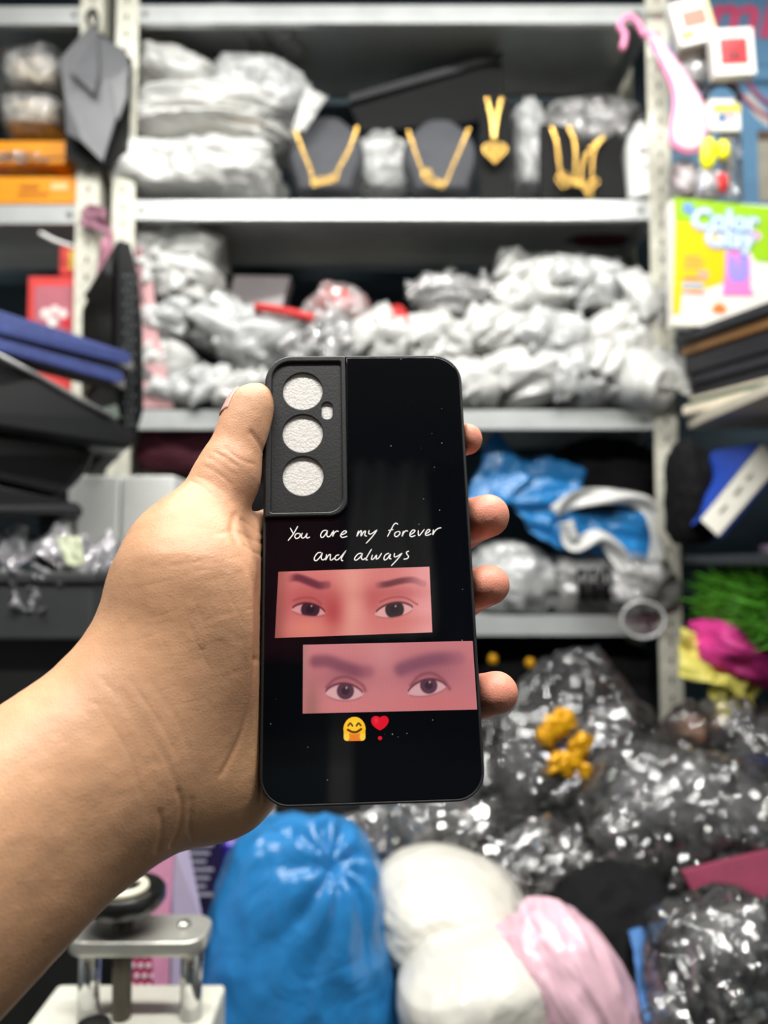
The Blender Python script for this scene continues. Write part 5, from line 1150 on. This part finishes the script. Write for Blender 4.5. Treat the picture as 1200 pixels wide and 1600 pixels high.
a, c_ = W(1100, 205, 1.245), W(1158, 152, 1.245); box('pack_card', a[0], c_[0], 1.245, 1.255, a[2], c_[2], M_wb, e, .004); box('yellow_strip', a[0]+.016, c_[0]-.002, 1.2435, 1.2452, c_[2]-.026, c_[2]-.013, mat('strip_yellow', 'e4d04a', .4), e)
lathe('blue_spot', W(1128, 184, 1.2445), [(.008, 0), (.008, .001)], mat('spot_blue', '5a7ea8', .4), e, 14, (0, -1, 0)); lathe('pink_spot', W(1142, 180, 1.2445), [(.008, 0), (.008, .001)], mat('spot_pink', 'e8b0b4', .4), e, 14, (0, -1, 0))
a, c_ = W(1130, 312, 1.25), W(1160, 206, 1.25); box('blister', a[0], c_[0], 1.25, 1.27, a[2], c_[2], F_clear, e, .005); ring('stem', [W(1140, 210, 1.26), W(1141, 310, 1.26)], .004, M_wb, e, 8)
M_yb = mat('neon_yellow', 'f6ee10', .35, var=.05)
e = empty('yellow_earbuds', W(1115, 268, 1.235), 'pair of neon yellow earbuds below the headset pack', 'earbuds')
for (x, y, w_, h) in ((1106, 240, 24, 50), (1130, 235, 18, 34)): lump('earbud', W(x, y, 1.235), (w_*.00103, .018, h*.00103), M_yb, 330+x, e, 12, 2.4, .12, flatb=False)
T(lump('red_charm', W(1128, 285, 1.24), (.020, .015, .032), M_red, 333, None, 12, 2.2, .2, flatb=False), 'small red charm hanging under the yellow earbuds', 'charm')
bag('clear packet of pink trinkets beside the post above the clay box', (1050, 250, 1092, 312), 1.245, .04, F_clear2, mat('pink_trinkets', 'b77a88', .5, var=.5, scale=90), 340, name='flat_packet', cat='packet', amp=.15)
bag('clear packet of lilac and blue trinkets above the clay box', (1085, 262, 1130, 314), 1.235, .04, F_clear2, mat('lilac_trinkets', '9a96bc', .5, var=.5, scale=90), 341, name='flat_packet', cat='packet', amp=.15)
# on the dark side shelf: blue box file
M_bk = mat('royal_blue_card', '1c3f9c', .4, var=.08)
e = empty('box_file', W(1120, 838, 1.15), 'royal blue box file with a white spine leaning on the side shelf', 'box file')
A_, B_, C_, D_ = W(1094, 812, 1.16), W(1190, 694, 1.16), W(1222, 722, 1.15), W(1122, 838, 1.15)
prism('spine', [A_, B_, C_, D_], (.012, .012, 0), mat('white_spine', 'dcd9cc', .5, var=.05), e, .001)
prism('cover', [W(1080, 822, 1.20), W(1112, 706, 1.24), W(1188, 692, 1.165), W(1093, 813, 1.165)], (.006, .008, .003), M_bk, e)
prism('cover_back', [D_+np.array([.002, .004, 0]), C_+np.array([.002, .004, 0]), C_+np.array([.02, .09, 0]), D_+np.array([.02, .09, 0])], (.004, 0, -.003), M_bk, e)
ax_s = (B_-A_)/np.linalg.norm(B_-A_)
for t, l_ in ((.18, .022), (.22, .018), (.42, .026), (.46, .016), (.62, .02)):
    p = A_+(D_-A_)*.42+(B_-A_)*t-np.array([.0, .0015, 0]); ring('pen_mark', [p, p+ax_s*.006+np.array([.004, -.0005, .003]), p+ax_s*l_*.6], .0011, mat('pen_grey', '75756f', .6), e, 5)
T(box('mauve_case', .585, .72, 1.06, 1.20, SZ2, SZ2+.014, mat('mauve_plastic', '9a7f9c', .4), None, .003), 'flat mauve case lying under the blue box file', 'case')
bag('black cloth bundle beside the post on the dark side shelf', (1050, 690, 1118, 862), 1.20, .09, M_blk, None, 350, cat='bundle', name='cloth_bundle', p=2.6)
# artificial grass mat
e = empty('grass_mat', (.66, 1.1, SZ2-.10), 'bright green artificial grass mat rolled on the side shelf', 'grass mat')
gz = zat(962, 1.18); box('mat_backing', .525, .80, 1.02, 1.27, gz-.04, zat(905, 1.2), mat('grass_backing', '24401a', .8), e, .012)
rg = np.random.RandomState(3); V = []; Fc = []; z1 = zat(905, 1.2)
for k in range(5200):
    if k % 2: b0 = np.array([.525+.27*rg.rand(), 1.025+.24*rg.rand(), z1-.004])
    elif k % 4: b0 = np.array([.528, 1.025+.24*rg.rand(), gz-.03+(z1-gz+.03)*rg.rand()])
    else: b0 = np.array([.53+.27*rg.rand(), 1.022, gz-.03+(z1-gz+.03)*rg.rand()])
    out = np.array([0, 0, 1.]) if k % 2 else (np.array([-1, 0, .3]) if k % 4 else np.array([0, -1, .3]))
    tp = b0+out*(.016+.012*rg.rand())+.010*rg.randn(3); sd = .0015*rg.randn(3); i = len(V); V += [b0-sd, b0+sd, tp]; Fc.append((i, i+1, i+2))
g = mesh('grass_blades', V, Fc, mat('artificial_grass', '4f9a1c', .6, var=.4, scale=60), e); g['kind'] = 'stuff'
# bags on the lowest side shelf
T(lump('magenta_bundle', W(1160, 1025, 1.18), (.15, .16, .085), mat('magenta_cloth', 'c02a7c', .6, var=.15), 360, None, 22, 2.5, .16, rot=(0, .35, 0)), 'magenta cloth bundle below the artificial grass', 'bundle')
M_yl = mat('mustard_cloth', 'c8bf5a', .55, var=.15)
e = empty('yellow_bag', W(1130, 1190, 1.12), 'pale yellow cloth bag slumped under the magenta bundle', 'bag')
sheet('bag_fold', W(1060, 985, 1.17), W(1098, 985, 1.17), W(1172, 1085, 1.11), W(1064, 1052, 1.13), M_yl, 21, 20, 16, .02, 2.2, parent=e, thick=.003)
sheet('bag_fold', W(1120, 1050, 1.115), W(1200, 1070, 1.125), W(1160, 1186, 1.09), W(1148, 1186, 1.09), M_yl, 23, 16, 20, .022, 2.2, parent=e, thick=.003, folds=3)
bag('clear bag of brown goods right beside the post foot', (1052, 1110, 1150, 1245), 1.08, .12, F_clear, mat('brown_goods', '6a4a34', .6, var=.4), 370, amp=.18, fine=.09, n=30)
bag('clear bag of grey goods below the yellow bag at the edge', (1120, 1110, 1250, 1300), 1.03, .14, F_clear, M_dk, 371, amp=.18, fine=.09, n=30)
bag('small navy bundle at the right edge above the maroon cloth', (1158, 1190, 1240, 1262), .99, .06, mat('navy_cloth', '14173a', .6, var=.2), None, 372, cat='bundle', name='cloth_bundle')
# ------------------------------------------------------------------ behind the camera: unseen door and clothes rail added for the gloss to reflect
M_frame = mat('white_door_frame', 'd2d2cc', .5)
d = st(empty('added_door_1', (-.35, YR, 0)))  # door added out of view, for the glossy plate to mirror
box('door_leaf', -.80, .0, YR+.002, YR+.03, .01, 2.05, mat('teal_door', '24484c', .4), d)
for x0, x1, z0_, z1_ in ((-.87, -.80, .005, 2.12), (.0, .07, .005, 2.12), (-.80, .0, 2.05, 2.12)): box('door_frame', x0, x1, YR+.001, YR+.04, z0_, z1_, M_frame, d, .003)
GR = 'unseen garments added behind the camera as reflections'
e = empty('added_clothes_rail', (.35, -1.55, 0), 'unseen clothes rail added behind the photographer for the gloss to reflect', 'clothes rail')  # added out of view to carry what the gloss mirrors
ring('rail', [(-.55, -1.55, 2.55), (.85, -1.55, 2.55)], .012, M_bolt, e, 10)
for x in (-.54, .84): ring('upright', [(x, -1.55, 0), (x, -1.55, 2.55)], .012, M_bolt, e, 10)
for k, (x, w_, h, col, lb) in enumerate(((-.40, .22, .55, '4a4e52', 'unseen dark grey garment added as a reflection in the gloss'), (-.12, .26, .62, '8a3448', 'unseen maroon garment added as a reflection in the gloss'), (.16, .22, .55, 'c4c4be', 'unseen pale grey garment added as a reflection in the gloss'), (.42, .24, .60, '1e2440', 'unseen navy garment added as a reflection in the gloss'), (.68, .20, .50, 'dcdcd4', 'unseen off-white garment added as a reflection in the gloss'))):
    T(sheet('added_garment', (x-w_/2, -1.53, 2.53), (x+w_/2, -1.53, 2.53), (x+w_/2+.02, -1.52, 2.53-h), (x-w_/2-.02, -1.52, 2.53-h), mat('garment_'+col, col, .8, var=.15), 500+k, 24, 16, .05, 3, folds=3, thick=.004), lb, 'garment', GR)  # invented garments, only there to show as folds in the gloss
